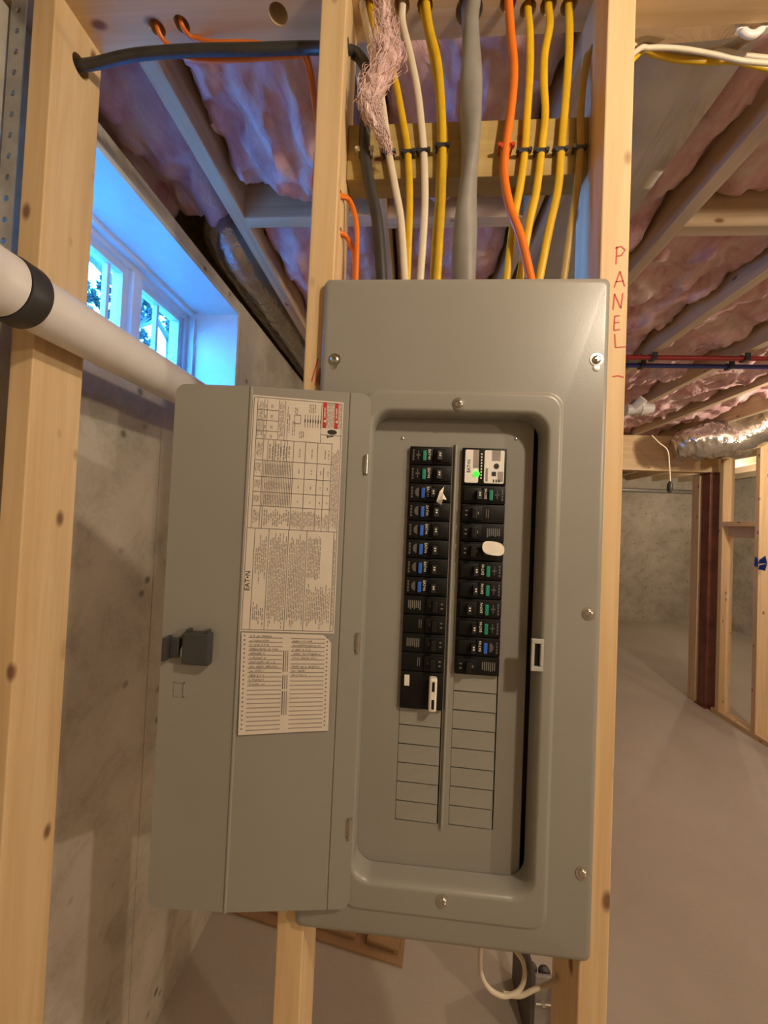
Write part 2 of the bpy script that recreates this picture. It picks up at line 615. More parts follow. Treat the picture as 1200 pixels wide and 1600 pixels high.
for y0, y1, bars in ((fy0 + 0.028, 0.546, (0.484,)), (0.582, fy1 - 0.028, (0.694,))):
    z0, z1 = fz0 + 0.028, fz1 - 0.028
    sash = obj('sash', ring(MB(), -0.968, -0.935, y0, y1, z0, z1, 0.022), M_white, win)
    ys = [y0 + 0.022] + [b for b in bars] + [y1 - 0.022]
    for b in bars:
        obj('glazing_bar', MB().bbox(-0.960, -0.943, b - 0.006, b + 0.006, z0 + 0.022, z1 - 0.022, 0.002), M_white, sash)
    for i in range(len(ys) - 1):
        a0 = ys[i] + (0.006 if i else 0)
        a1 = ys[i + 1] - (0.006 if i < len(ys) - 2 else 0)
        obj('pane', MB().box(-0.953, -0.950, a0, a1, z0 + 0.022, z1 - 0.022), gl.m, sash)

# outside
M_ground = plain('lawn', (0.30, 0.29, 0.24, 1), 0.9, var=0.3, vscale=6)
obj('ground', MB().box(-30, -1.0, -12, 32, 1.50, 1.72), M_ground, kind='structure')
obj('eave', MB().box(-1.42, -1.0, -3.7, 6.4, 2.60, 2.64), M_white, kind='structure')
M_bark = plain('bark', (0.085, 0.07, 0.055, 1), 0.9, var=0.3)
M_needle = plain('dark_foliage', (0.035, 0.05, 0.03, 1), 0.8, var=0.3)


def tree(x, y, h, seed, label):
    rng = random.Random(seed)
    wood_mb, leaf = MB(), MB()

    def grow(p, d, L, r, lvl):
        e = p + d * L
        mid = p + d * (L * 0.5) + Vector((rng.uniform(-1, 1), rng.uniform(-1, 1), 0)) * L * 0.05
        wood_mb.tube([p, mid, e], r, r, n=6 if lvl < 2 else 4, smooth=0, radii=[1, 0.85, 0.65])
        if lvl >= 5:
            return
        n = 3 if lvl else 6
        for i in range(n):
            f = 0.35 + 0.65 * (i + rng.random()) / n
            s = p + d * (L * f)
            nd = (d * 0.55 + Vector((rng.uniform(-1, 1), rng.uniform(-1, 1), rng.uniform(-0.35, 0.8)))).normalized()
            grow(s, nd, L * rng.uniform(0.42, 0.62), r * 0.5, lvl + 1)
            if lvl >= 3:
                for _ in range(7):
                    c = s + nd * (L * rng.uniform(0.1, 0.5))
                    u = Vector((rng.uniform(-1, 1), rng.uniform(-1, 1), rng.uniform(-1, 1))).normalized() * rng.uniform(0.05, 0.11)
                    w = u.orthogonal().normalized() * 0.04
                    leaf.add([c - u, c + w, c + u, c - w], [(0, 1, 2, 3)])
    grow(Vector((x, y, 1.70)), Vector((0.03, 0, 1)), h * 0.55, 0.16, 0)
    o = thing('tree', (x, y, 1.70), label, 'tree', 'trees outside the window')
    obj('branches', wood_mb, M_bark, o, smooth=40)
    obj('foliage', leaf, M_needle, o, kind='stuff', fix=False)


tree(-5.3, 5.9, 7.5, 3, 'dark bare tree seen through the left half of the window')
tree(-7.9, 10.7, 9.5, 8, 'dark twiggy tree seen through the right half of the window')

# ------------------------------------------------------------------ insulation between the joists
M_ins = insul()


def batt(x0, x1, y0, y1, zb, amp, seed, label, thick=0.13):
    nx, ny = max(8, int((x1 - x0) / 0.014)), max(10, int((y1 - y0) / 0.018))
    ny = min(ny, 210)
    vs, fs = [], []
    for j in range(ny + 1):
        for i in range(nx + 1):
            u, w = i / nx, j / ny
            x, y = x0 + (x1 - x0) * u, y0 + (y1 - y0) * w
            e = min(u, 1 - u) * (x1 - x0)
            ev = min(w, 1 - w) * (y1 - y0)
            edge = 0.045 * math.exp(-e / 0.03) + 0.05 * math.exp(-ev / 0.03)
            n = noise.fractal(Vector((x * 5 + seed * 7.1, y * 3.2, seed)), 0.8, 2.0, 3)
            n += 0.75 * noise.turbulence(Vector((x * 11 + seed, y * 7, seed * 2.0)), 4, False)
            fold = abs(noise.noise(Vector((x * 9 - seed * 3, y * 4.5 + 2 * n, seed)))) * 0.9
            inset = 0.5 + 0.5 * noise.noise(Vector((u * 2, y * 6, seed + 9)))
            xx = x + (0.02 * inset if u < 0.02 else (-0.02 * inset if u > 0.98 else 0.008 * noise.noise(Vector((x * 14, y * 14, seed)))))
            vs.append((xx, y, zb + edge - amp * (n - fold)))
    base = len(vs)
    for j in range(ny + 1):
        for i in range(nx + 1):
            vs.append((x0 + (x1 - x0) * i / nx, y0 + (y1 - y0) * j / ny, max(zb + thick, vs[j * (nx + 1) + i][2] + 0.02)))
    for j in range(ny):
        for i in range(nx):
            a = j * (nx + 1) + i
            fs.append((a, a + nx + 1, a + nx + 2, a + 1))
            b = a + base
            fs.append((b, b + 1, b + nx + 2, b + nx + 1))
    for i in range(nx):
        fs.append((i, i + 1, base + i + 1, base + i))
        a = ny * (nx + 1) + i
        fs.append((a + 1, a, base + a, base + a + 1))
    for j in range(ny):
        a, b = j * (nx + 1), (j + 1) * (nx + 1)
        fs.append((b, a, base + a, base + b))
        a, b = a + nx, b + nx
        fs.append((a, b, base + b, base + a))
    mb = MB().add(vs, fs)
    return obj('insulation_batt', mb, M_ins, None, smooth=80, label=label, cat='insulation', group='pink insulation batts between the joists', fix=False)


def jx(k):
    return -0.612 + 0.411 * k + 0.040, -0.612 + 0.411 * (k + 1) - 0.002


batt(-0.955, -0.616, 0.10, 0.61, 2.385, 0.065, 1, 'pink fibreglass batt above the basement window, against the left wall')
batt(jx(0)[0], jx(0)[1], 0.105, 0.515, 2.350, 0.065, 2, 'lumpy pink fibreglass batt right of the bare joist, nearer than the cross blocking')
batt(jx(0)[0], jx(0)[1], 0.565, 3.6, 2.365, 0.045, 3, 'pink fibreglass batt beyond the cross blocking, left of the panel stud')
batt(jx(1)[0], jx(1)[1], 0.105, 0.525, 2.36, 0.045, 4, 'pink fibreglass batt seen behind the cables, nearer than the blocking')
batt(jx(1)[0], jx(1)[1], 0.575, 3.6, 2.36, 0.045, 5, 'pink fibreglass batt seen low behind the cables just above the panel')
batt(0.500, 0.618, 0.13, 3.6, 2.345, 0.035, 6, 'narrow pink fibreglass strip beside the right foil duct')
batt(jx(3)[0], jx(3)[1], -0.10, 0.570, 2.38, 0.035, 7, 'pink fibreglass batt at the right edge, nearer than the right blocking')
batt(jx(3)[0], jx(3)[1], 0.620, 4.2, 2.365, 0.050, 12, 'sagging pink fibreglass batt beyond the right blocking, right of the word PANEL')
batt(jx(4)[0], jx(4)[1], 0.30, 4.2, 2.37, 0.050, 13, 'pink fibreglass batt crossed by the middle of the red and blue pipes')
batt(jx(5)[0], jx(5)[1], 0.9, 4.2, 2.365, 0.045, 14, 'pink fibreglass batt left of the bright lamplit joist at the right edge')
batt(jx(6)[0], jx(6)[1], 0.9, 4.2, 2.405, 0.045, 15, 'pink fibreglass batt above the silver flexible duct')
batt(jx(7)[0], jx(7)[1], 2.86, 4.2, 2.40, 0.040, 16, 'rightmost pink fibreglass batt above the framed wall')

# ------------------------------------------------------------------ the breaker panel
M_grey = plain('grey_enamel', (0.285, 0.272, 0.238, 1), 0.33, var=0.03, vscale=8, bump=0.03, bscale=350)
M_black = plain('black_moulding', (0.008, 0.0075, 0.007, 1), 0.5, var=0.15, spec=0.22)
M_black2 = plain('black_handle', (0.012, 0.011, 0.011, 1), 0.4, var=0.15, spec=0.3)
M_steel = plain('zinc_steel', (0.55, 0.52, 0.47, 1), 0.28, metal=0.95, var=0.1)
M_paper = plain('cream_label', (0.66, 0.59, 0.50, 1), 0.6, var=0.03)
M_ink = plain('print_ink', (0.17, 0.14, 0.125, 1), 0.7)
M_ink2 = plain('faint_ink', (0.32, 0.275, 0.245, 1), 0.7)
M_pblk = plain('black_ink', (0.02, 0.02, 0.02, 1), 0.6)
M_pred = plain('warning_red', (0.50, 0.035, 0.03, 1), 0.5)
M_logo = plain('cream_print', (0.80, 0.74, 0.60, 1), 0.6)
M_dim = plain('grey_print', (0.10, 0.09, 0.08, 1), 0.6)
M_blue = plain('blue_button', (0.03, 0.13, 0.62, 1), 0.35)
M_green = plain('green_button', (0.015, 0.24, 0.16, 1), 0.35)

panel = thing('electrical_panel', (0, 0.03, 0.92), 'grey breaker panel with open door mounted between two wooden studs', 'breaker panel')
PX0, PX1, PZ0, PZ1 = -0.196, 0.196, 0.920, 1.820
cv = MB()
cv.loops([rr(PX0, PX1, PZ0, PZ1, 0.009, 0.0118), rr(PX0, PX1, PZ0, PZ1, 0.009, 0.006), rr(PX0 + .0015, PX1 - .0015, PZ0 + .0015, PZ1 - .0015, 0.008, 0.0030),
          rr(PX0 + .009, PX1 - .009, PZ0 + .009, PZ1 - .009, 0.008, 0.0),
          rr(-0.135, 0.1385, 0.955, 1.662, 0.022, 0.0), rr(-0.133, 0.1365, 0.957, 1.660, 0.021, -0.0012), rr(-0.130, 0.1335, 0.960, 1.657, 0.020, -0.0030),
          rr(-0.128, 0.1315, 0.962, 1.655, 0.019, -0.0034),
          rr(-0.125, 0.1225, 0.990, 1.637, 0.030, -0.0034), rr(-0.122, 0.1195, 0.993, 1.634, 0.028, -0.0025), rr(-0.1195, 0.117, 0.9955, 1.6315, 0.027, 0.0010),
          rr(-0.118, 0.1155, 0.997, 1.630, 0.026, 0.0060), rr(-0.1175, 0.115, 0.9975, 1.6295, 0.026, 0.0270)])
cover = obj('cover', cv, M_grey, panel, smooth=75, fix=True)
wn = cover.modifiers.new('weighted', 'WEIGHTED_NORMAL')
wn.weight = 100
wn.keep_sharp = True

bx = MB()
for a in ((-0.1845, 0.1845, 0.098, 0.100, 0.925, 1.815), (-0.1845, -0.1825, 0.0125, 0.098, 0.925, 1.815), (0.1825, 0.1845, 0.0125, 0.098, 0.925, 1.815),
          (-0.1825, 0.1825, 0.0125, 0.098, 0.925, 0.927), (-0.1825, 0.1825, 0.0125, 0.098, 1.813, 1.815)):
    bx.box(*a)
obj('enclosure', bx, M_grey, panel)

PIT = 0.0266
ZT = 1.589
CL, CR = (-0.0645, -0.0045), (0.0105, 0.0715)
df = MB()
df.box(-0.128, CL[0] - 0.0003, 0.028, 0.030, 0.982, 1.645).box(CR[1] + 0.0003, 0.109, 0.028, 0.030, 0.982, 1.645)
df.box(CL[1] + 0.0003, CR[0] - 0.0003, 0.028, 0.030, 0.982, 1.645)
for c in (CL, CR):
    df.box(c[0] - 0.0003, c[1] + 0.0003, 0.028, 0.030, 0.982, ZT - 20 * PIT).box(c[0] - 0.0003, c[1] + 0.0003, 0.028, 0.030, ZT + 0.0005, 1.645)
dead = obj('deadfront', df, M_grey, panel)
obj('rib', MB().tube([(0.0005, 0.0285, ZT + 0.004), (0.0005, 0.0285, ZT - 20 * PIT - 0.004)], 0.0026, 0.0042, n=12, smooth=0), M_grey, dead, smooth=50)
for c, r0 in ((CL, 14), (CR, 12)):
    for r in range(r0, 20):
        z1 = ZT - r * PIT
        # each blank is tilted a hair so its lower and right edges stand clear
        b = MB().hexa([(c[0] + 0.0003, 0.0288, z1 - PIT + 0.0017), (c[1] - 0.0016, 0.0268, z1 - PIT + 0.0017), (c[1] - 0.0016, 0.0300, z1 - PIT + 0.0017), (c[0] + 0.0003, 0.0305, z1 - PIT + 0.0017),
                       (c[0] + 0.0003, 0.0285, z1 - 0.0002), (c[1] - 0.0016, 0.0285, z1 - 0.0002), (c[1] - 0.0016, 0.0305, z1 - 0.0002), (c[0] + 0.0003, 0.0305, z1 - 0.0002)])
        obj('knockout_blank', b, M_grey, dead)


def screw(p, parent, r=0.0058, name='screw'):
    s = MB().lathe([(r * 1.5, 0.0), (r * 1.5, -0.0008), (r, -0.0010), (r * 0.95, -0.0025), (r * 0.7, -0.0038), (r * 0.3, -0.0044)], p, 'Y', 18)
    s.box(p[0] - r * 0.65, p[0] + r * 0.65, p[1] - 0.0047, p[1] - 0.0040, p[2] - 0.0007, p[2] + 0.0007)
    s.box(p[0] - 0.0007, p[0] + 0.0007, p[1] - 0.0047, p[1] - 0.0040, p[2] - r * 0.65, p[2] + r * 0.65)
    return obj(name, s, M_steel, parent, smooth=40)


for p in ((-0.1754, 0.0000, 1.7028), (0.1786, 0.0000, 1.7069), (0.1788, 0.0000, 1.3693), (0.1807, 0.0000, 1.0352)):
    screw(p, cover)
for p in ((-0.0011, -0.0034, 1.6428), (0.0032, -0.0034, 0.9825)):
    screw(p, cover)
for p in ((-0.1759, 0.0000, 1.6937), (0.1789, 0.0000, 1.6957)):
    obj('keyhole_slot', MB().lathe([(0.0048, 0.0002), (0.0048, -0.0004), (0.0040, -0.0006)], p, 'Y', 16), M_steel, cover, smooth=40)
for p in ((-0.0766, 0.0280, 1.6005), (0.0842, 0.0280, 1.6039)):
    obj('rivet', MB().lathe([(0.0022, 0.0), (0.0020, -0.0008), (0.0010, -0.0014)], p, 'Y', 12), M_steel, dead, smooth=40)
# strike for the door latch on the right lip of the opening
s0, s1 = (0.1048, -0.0060, 1.2920), (0.1206, -0.0060, 1.3338)
sk = MB()
sk.bbox(s0[0], s1[0], -0.0075, -0.0032, s1[2] - 0.006, s1[2], 0.0008).bbox(s0[0], s1[0], -0.0075, -0.0032, s0[2], s0[2] + 0.006, 0.0008)
sk.bbox(s0[0], s0[0] + 0.0042, -0.0075, -0.0032, s0[2] + 0.006, s1[2] - 0.006, 0.0008).bbox(s1[0] - 0.0042, s1[0], -0.0075, -0.0032, s0[2] + 0.006, s1[2] - 0.006, 0.0008)
strike = obj('latch_strike', sk, plain('light_grey_plastic', (0.45, 0.43, 0.38, 1), 0.4), cover)
obj('strike_slot', MB().box(s0[0] + 0.0042, s1[0] - 0.0042, -0.0040, -0.0034, s0[2] + 0.006, s1[2] - 0.006), M_black, cover)

# ---- door: thin folded sheet, hinged at the left side of the opening, swung fully open
DP = [Vector((-0.120, -0.0065)), Vector((-0.150, -0.01091)), Vector((-0.280, -0.0300)), Vector((-0.383, -0.0350))]
DZ0, DZ1, DRAD = 0.961, 1.653, 0.014
DS = [0.0]
for a, b in zip(DP[:-1], DP[1:]):
    DS.append(DS[-1] + (b - a).length)


def door_xy(s):
    for i in range(3):
        if s <= DS[i + 1] or i == 2:
            a, b = DP[i], DP[i + 1]
            d = (b - a).normalized()
            p = a + d * (s - DS[i])
            return p, Vector((d.y, -d.x)) * (-1 if -d.x > 0 else 1)
DLEN = DS[3]
cols = sorted(set([round(DRAD * (1 - math.cos(PI / 2 * i / 6)), 5) for i in range(7)] + [round(DLEN - DRAD * (1 - math.cos(PI / 2 * i / 6)), 5) for i in range(7)]
                  + [DS[1] - 0.0016, DS[1] - 0.0008, DS[1] + 0.0008, DS[1] + 0.0016, DS[2] - 0.0022, DS[2] - 0.0008, DS[2] + 0.0008, DS[2] + 0.0022]))
front, back = [], []
for s in cols:
    p, nrm = door_xy(s)
    e = min(s, DLEN - s)
    dz = DRAD - math.sqrt(max(0, DRAD ** 2 - (DRAD - e) ** 2)) if e < DRAD else 0
    o = 0.0
    if abs(s - DS[1]) < 0.001:
        o = -0.0014
    if abs(s - DS[2]) < 0.001:
        o = 0.0016
    f = p + nrm * o
    b = p - nrm * 0.0018
    front.append([(f.x, f.y, z) for z in (DZ0 + dz, DZ1 - dz)])
    back.append([(b.x, b.y, z) for z in (DZ0 + dz, DZ1 - dz)])
dm = MB()
n = len(cols)
vs = [p for c in front for p in c] + [p for c in back for p in c]
fs = []
for i in range(n - 1):
    a, b = 2 * i, 2 * i + 2
    A, B = a + 2 * n, b + 2 * n
    fs += [(a, b, b + 1, a + 1), (A + 1, B + 1, B, A), (a, A, B, b), (a + 1, b + 1, B + 1, A + 1)]
fs += [(0, 1, 2 * n + 1, 2 * n), (2 * n - 2, 4 * n - 2, 4 * n - 1, 2 * n - 1)]
dm.add(vs, fs)
door = obj('door', dm, M_grey, panel, smooth=30)
for p in ((-0.1230, -0.0060, 1.5557), (-0.1236, -0.0060, 1.3144), (-0.1239, -0.0060, 1.0679)):
    h = MB().cyl((p[0], -0.0085, p[2] - 0.013), (p[0], -0.0085, p[2] + 0.013), 0.0026, n=12)
    h.box(p[0] - 0.0055, p[0] - 0.002, -0.0082, -0.0066, p[2] - 0.010, p[2] + 0.010)
    obj('hinge_pin', h, M_steel, door, smooth=40, label='small zinc hinge pin')
M_latch = plain('charcoal_plastic', (0.045, 0.045, 0.045, 1), 0.4, var=0.1)
a, b = (-0.3484, -0.0353, 1.2826), (-0.3113, -0.0335, 1.3248)
lt = MB().bbox(b[0] - (b[0] - a[0]), b[0], a[1] - 0.012, a[1] + 0.001, a[2], b[2], 0.003)
lt.box(a[0] + 0.004, a[0] + 0.008, a[1] - 0.010, a[1], b[2], b[2] + 0.003).box(b[0] - 0.008, b[0] - 0.004, a[1] - 0.010, a[1], b[2], b[2] + 0.003)
obj('latch_body', lt, M_latch, door)
a, b = (-0.3726, -0.0365, 1.2863), (-0.3546, -0.0356, 1.3167)
lt = MB().bbox(a[0], a[0] + 0.005, a[1] - 0.014, a[1] + 0.001, a[2], b[2], 0.001)
lt.bbox(a[0] + 0.005, b[0], a[1] - 0.006, a[1] + 0.001, a[2] + 0.003, b[2] - 0.003, 0.001)
obj('latch_hook', lt, M_latch, door)
a, b = (-0.3548, -0.0356, 1.2906), (-0.3458, -0.0352, 1.3130)
obj('latch_spring', MB().bar((a[0], a[1] - 0.003, a[2]), (b[0], a[1] - 0.003, b[2]), 0.005, 0.002, up=(0, -1, 0)).bar((a[0] + 0.006, a[1] - 0.003, a[2]), (b[0], a[1] - 0.003, a[2] + 0.012), 0.004, 0.002, up=(0, -1, 0)), M_steel, door)
a, b = (-0.3633, -0.0340, 1.2356), (-0.3489, -0.0333, 1.2549)
kn = MB()
for q in ((a[0], b[0], a[2], a[2] + 0.0012), (a[0], b[0], b[2] - 0.0012, b[2]), (a[0], a[0] + 0.0012, a[2], b[2]), (b[0] - 0.0012, b[0], a[2], b[2])):
    kn.box(q[0], q[1], a[1] - 0.0006, a[1] + 0.0006, q[2], q[3])
obj('embossed_square', kn, M_grey, door)

# printed label on the door (print is laid on as thin quads)
LC = [Vector(p) for p in ((-0.2770, -0.0300, 1.6412), (-0.1575, -0.0124, 1.6386), (-0.1563, -0.0122, 1.3253), (-0.2788, -0.0302, 1.3259))]
LN = ((LC[1] - LC[0]).cross(LC[3] - LC[0])).normalized()
if LN.y > 0:
    LN = -LN


def LB(u, v, o=0.0):
    return LC[0] * (1 - u) * (1 - v) + LC[1] * u * (1 - v) + LC[2] * u * v + LC[3] * (1 - u) * v + LN * o


def rect(mb, fn, u0, v0, u1, v1, o):
    return mb.add([fn(u0, v0, o), fn(u1, v0, o), fn(u1, v1, o), fn(u0, v1, o)], [(0, 1, 2, 3)])


lb = MB()
lb.hexa([LB(0, 1, -0.0002), LB(1, 1, -0.0002), LB(1, 0, -0.0002), LB(0, 0, -0.0002), LB(0, 1, 0.0003), LB(1, 1, 0.0003), LB(1, 0, 0.0003), LB(0, 0, 0.0003)])
obj('wiring_label', lb, M_paper, door, label='cream printed wiring label with tables and red warning strips')
ru, tx, bk, rd = MB(), MB(), MB(), MB()
PO_ = 0.0005


def vline(u, v0, v1, w=0.006):
    rect(ru, LB, u - w / 2, v0, u + w / 2, v1, PO_)


def hline(v, u0, u1, w=0.0026):
    rect(ru, LB, u0, v - w / 2, u1, v + w / 2, PO_)


for u in (0.015, 0.985):
    vline(u, 0.008, 0.992)
for v in (0.008, 0.992):
    hline(v, 0.015, 0.985)
hline(0.565, 0.015, 0.985)
vline(0.055, 0.03, 0.565)
for v in (0.185, 0.275, 0.345, 0.41, 0.47):
    hline(v, 0.055, 0.90)
for u in (0.14, 0.47, 0.60, 0.735, 0.89):
    vline(u, 0.185, 0.565)
vline(0.81, 0.29, 0.565)
vline(0.165, 0.47, 0.565)
for u in (0.19, 0.25, 0.27, 0.33, 0.37, 0.40):
    vline(u, 0.185, 0.275, 0.005)
for i in range(17):
    vline(0.155 + i * 0.0185, 0.275, 0.47, 0.0045)
for u in (0.055, 0.13, 0.16, 0.29, 0.36, 0.76):
    vline(u, 0.015, 0.185, 0.005)
for v in (0.06, 0.105, 0.15):
    hline(v, 0.055, 0.29)
hline(0.148, 0.76, 0.985)
for u in (0.10, 0.25, 0.46, 0.66, 0.955):
    vline(u, 0.565, 0.992, 0.006)
rng = random.Random(5)


def tblock(u0, v0, u1, v1, n, fill=0.85, jag=0.0):
    """lines of small print running up the sheet"""
    du = (u1 - u0) / n
    for i in range(n):
        v = v0 + rng.random() * jag * (v1 - v0)
        end = v1 - rng.random() * jag * (v1 - v0)
        while v < end:
            w = rng.uniform(0.006, 0.03)
            rect(tx, LB, u0 + du * (i + 0.2), v, u0 + du * (i + 0.72), min(v + w, end), PO_)
            v += w + rng.uniform(0.002, 0.006) / max(fill, 0.1)


for v0, v1 in ((0.195, 0.265), (0.285, 0.335), (0.355, 0.40), (0.42, 0.46), (0.485, 0.545)):
    tblock(0.065, v0, 0.13, v1, 5, jag=0.25)
    for u in (0.53, 0.665, 0.77 if v0 > 0.28 else 0.81, 0.85):
        if v0 < 0.47:
            tblock(u, v0 + 0.02, u + 0.022, v1 - 0.012, 1)
tblock(0.17, 0.29, 0.46, 0.335, 16)
tblock(0.17, 0.36, 0.46, 0.40, 16, jag=0.3)
tblock(0.17, 0.42, 0.46, 0.46, 16)
tblock(0.18, 0.48, 0.46, 0.555, 12, jag=0.35)
tblock(0.48, 0.48, 0.59, 0.56, 9, jag=0.2)
tblock(0.61, 0.48, 0.73, 0.56, 9, jag=0.2)
tblock(0.745, 0.485, 0.80, 0.56, 4, jag=0.3)
tblock(0.82, 0.485, 0.88, 0.56, 4, jag=0.3)
tblock(0.90, 0.20, 0.975, 0.55, 6, jag=0.1)
tblock(0.20, 0.20, 0.44, 0.27, 8, jag=0.2)
tblock(0.065, 0.02, 0.12, 0.18, 4, jag=0.15)
for v in (0.035, 0.08, 0.125, 0.165):
    tblock(0.20, v, 0.23, v + 0.015, 2)
    tblock(0.135, v, 0.155, v + 0.015, 1)
tblock(0.30, 0.02, 0.35, 0.18, 4, jag=0.1)
tblock(0.38, 0.02, 0.42, 0.18, 2, jag=0.4)
tblock(0.46, 0.04, 0.50, 0.07, 3)
tblock(0.62, 0.02, 0.70, 0.06, 4)
tblock(0.44, 0.10, 0.48, 0.16, 2)
tblock(0.52, 0.14, 0.58, 0.17, 3)
for i in range(7):
    rect(bk, LB, 0.575 + i * 0.029, 0.086, 0.587 + i * 0.029, 0.101, PO_)
    rect(tx, LB, 0.577 + i * 0.029, 0.066, 0.584 + i * 0.029, 0.122, PO_)
for q in ((0.46, 0.07, 0.535, 0.074), (0.46, 0.106, 0.535, 0.110), (0.46, 0.07, 0.467, 0.11), (0.528, 0.07, 0.535, 0.11)):
    rect(tx, LB, *q, PO_)
for u in (0.775, 0.905):
    rect(rd, LB, u, 0.006, u + 0.042, 0.118, PO_ + 0.0001)
tri = MB()
for u in (0.775, 0.905):
    tri.add([LB(u + 0.006, 0.088, PO_ + 0.0003), LB(u + 0.036, 0.080, PO_ + 0.0003), LB(u + 0.036, 0.096, PO_ + 0.0003)], [(0, 1, 2)])
    for i in range(7):
        rect(tri, LB, u + 0.012, 0.030 + i * 0.0065, u + 0.030, 0.034 + i * 0.0065, PO_ + 0.0003)
tblock(0.82, 0.01, 0.90, 0.118, 5)
tblock(0.95, 0.01, 0.98, 0.118, 2)
hexp = [LB(0.885 + 0.055 * math.cos(a), 0.136 + 0.011 * math.sin(a) - 0.002, PO_) for a in [i * PI / 6 for i in range(12)]]
bk.add(hexp, [tuple(range(12))])
for q in ((0.83, 0.150, 0.845, 0.160), (0.84, 0.152, 0.875, 0.156), (0.87, 0.150, 0.90, 0.154)):
    rect(bk, LB, *q, PO_)
tblock(0.115, 0.58, 0.235, 0.80, 6, jag=0.35)
tblock(0.115, 0.86, 0.235, 0.985, 6, jag=0.4)
tblock(0.265, 0.58, 0.45, 0.985, 11, jag=0.12)
tblock(0.475, 0.58, 0.65, 0.985, 10, jag=0.12)
tblock(0.675, 0.585, 0.82, 0.78, 9, jag=0.1)
tblock(0.675, 0.79, 0.94, 0.985, 14, jag=0.25)
tblock(0.96, 0.60, 0.978, 0.97, 1)
dl = MB()
ctr = LB(0.052, 0.788, PO_)
du_, dv_ = (LC[1] - LC[0]).normalized(), (LC[0] - LC[3]).normalized()
text_mb(dl, 'EAT\u2022N', 0.0092, lambda x, y: ctr + dv_ * x - du_ * y)
obj('label_rules', ru, M_ink, door, label='thin ruled table lines', fix=False)
obj('label_text', tx, M_ink2, door, label='dense small grey print', fix=False, kind='stuff')
obj('label_symbols', bk, M_pblk, door, label='black wiring diagram marks', fix=False)
obj('label_warning_strip', rd, M_pred, door, label='red warning strips', fix=False)
obj('label_warning_sign', tri, M_paper, door, label='pale triangles and print on the red strips', fix=False)
obj('label_logo', dl, M_pblk, door, label='black EATON logo running up the label', fix=False)

# circuit directory sheet below it
DC = [Vector(p) for p in ((-0.2764, -0.0297, 1.3242), (-0.1596, -0.0125, 1.3234), (-0.1581, -0.0124, 1.1974), (-0.2738, -0.0294, 1.1911))]


def DB(u, v, o=0.0):
    bend = 0.0008 + 0.0022 * (v ** 2) * (0.4 + 0.6 * abs(u - 0.6))
    return DC[0] * (1 - u) * (1 - v) + DC[1] * u * (1 - v) + DC[2] * u * v + DC[3] * (1 - u) * v + LN * (o + bend)


directory = thing('circuit_directory', tuple(DC[3]), 'cream circuit directory sheet with pencilled lines stuck below the printed label on the panel door', 'paper')
sh = MB()
NU, NV = 10, 12
for o in (0.0003, 0.0):
    sh.add([DB(i / NU if not (i == NU and j == 0) else 0.955, (j / NV) if not (i == NU and j == 0) else 0.03, o) for j in range(NV + 1) for i in range(NU + 1)],
           [(j * (NU + 1) + i, j * (NU + 1) + i + 1, (j + 1) * (NU + 1) + i + 1, (j + 1) * (NU + 1) + i) for j in range(NV) for i in range(NU)])
obj('sheet', sh, M_paper, directory, smooth=60, fix=False)
ln_, sc_, dt = MB(), MB(), MB()
for i in range(22):
    v = 0.045 + i * 0.0435
    for u0, u1 in ((0.08, 0.455), (0.55, 0.93)):
        for j in range(6):
            a, b = u0 + (u1 - u0) * j / 6, u0 + (u1 - u0) * (j + 1) / 6
            rect(ln_, DB, a, v - 0.005, b, v + 0.005, 0.0005)
    for u in (0.035, 0.955):
        rect(dt, DB, u - 0.008, v - 0.024, u + 0.008, v - 0.010, 0.0005)
for v0, v1 in ((0.17, 0.385), (0.42, 0.56), (0.58, 0.82)):
    for j, u in enumerate((0.472, 0.495, 0.518)):
        rect(dt if j == 0 else ln_, DB, u - 0.006, v0, u + 0.006, v1, 0.0005)
rng = random.Random(11)
for col, r0, r1, us, ue in ((0, 0, 12, 0.10, 0.42), (1, 1, 10, 0.57, 0.90)):
    for r in range(r0, r1):
        if col and r == 6:
            continue
        v = 0.028 + r * 0.0435
        u = us
        end = us + (ue - us) * rng.uniform(0.5, 1.0) if r < 8 else us + 0.16
        while u < end:
            w = rng.uniform(0.008, 0.02)
            pts = [DB(u + w * f, v + 0.014 * g, 0.0006) for f, g in ((0, rng.uniform(0, 1)), (0.4, -rng.random()), (0.7, rng.random()), (1, -rng.random() * 0.5))]
            for a, b in zip(pts[:-1], pts[1:]):
                sc_.bar(a, b, 0.00055, 0.0001, up=tuple(LN))
            u += w + (0.02 if rng.random() < 0.2 else 0.004)
obj('ruled_lines', ln_, M_ink2, directory, fix=False, kind='stuff')
obj('pencil_writing', sc_, M_ink2, directory, label='illegible pencil handwriting', fix=False, kind='stuff')
obj('printed_numbers', dt, M_ink, directory, fix=False, kind='stuff')

# ---- breakers
YFACE = 0.022


def U(col, u):
    return col[0] + (col[1] - col[0]) * u


def body_mb(col, z1, rows):
    z0 = z1 - rows * PIT + 0.0006
    b = MB().bbox(col[0] + 0.0002, col[1] - 0.0002, YFACE, 0.075, z0, z1 - 0.0006, 0.0012)
    return b, z0


def mir(col, u):
    """features are given for the left column; the right column faces the other way"""
    return u if col is CL else 1 - u


def span(col, a, b):
    a, b = mir(col, a), mir(col, b)
    return U(col, min(a, b)), U(col, max(a, b))


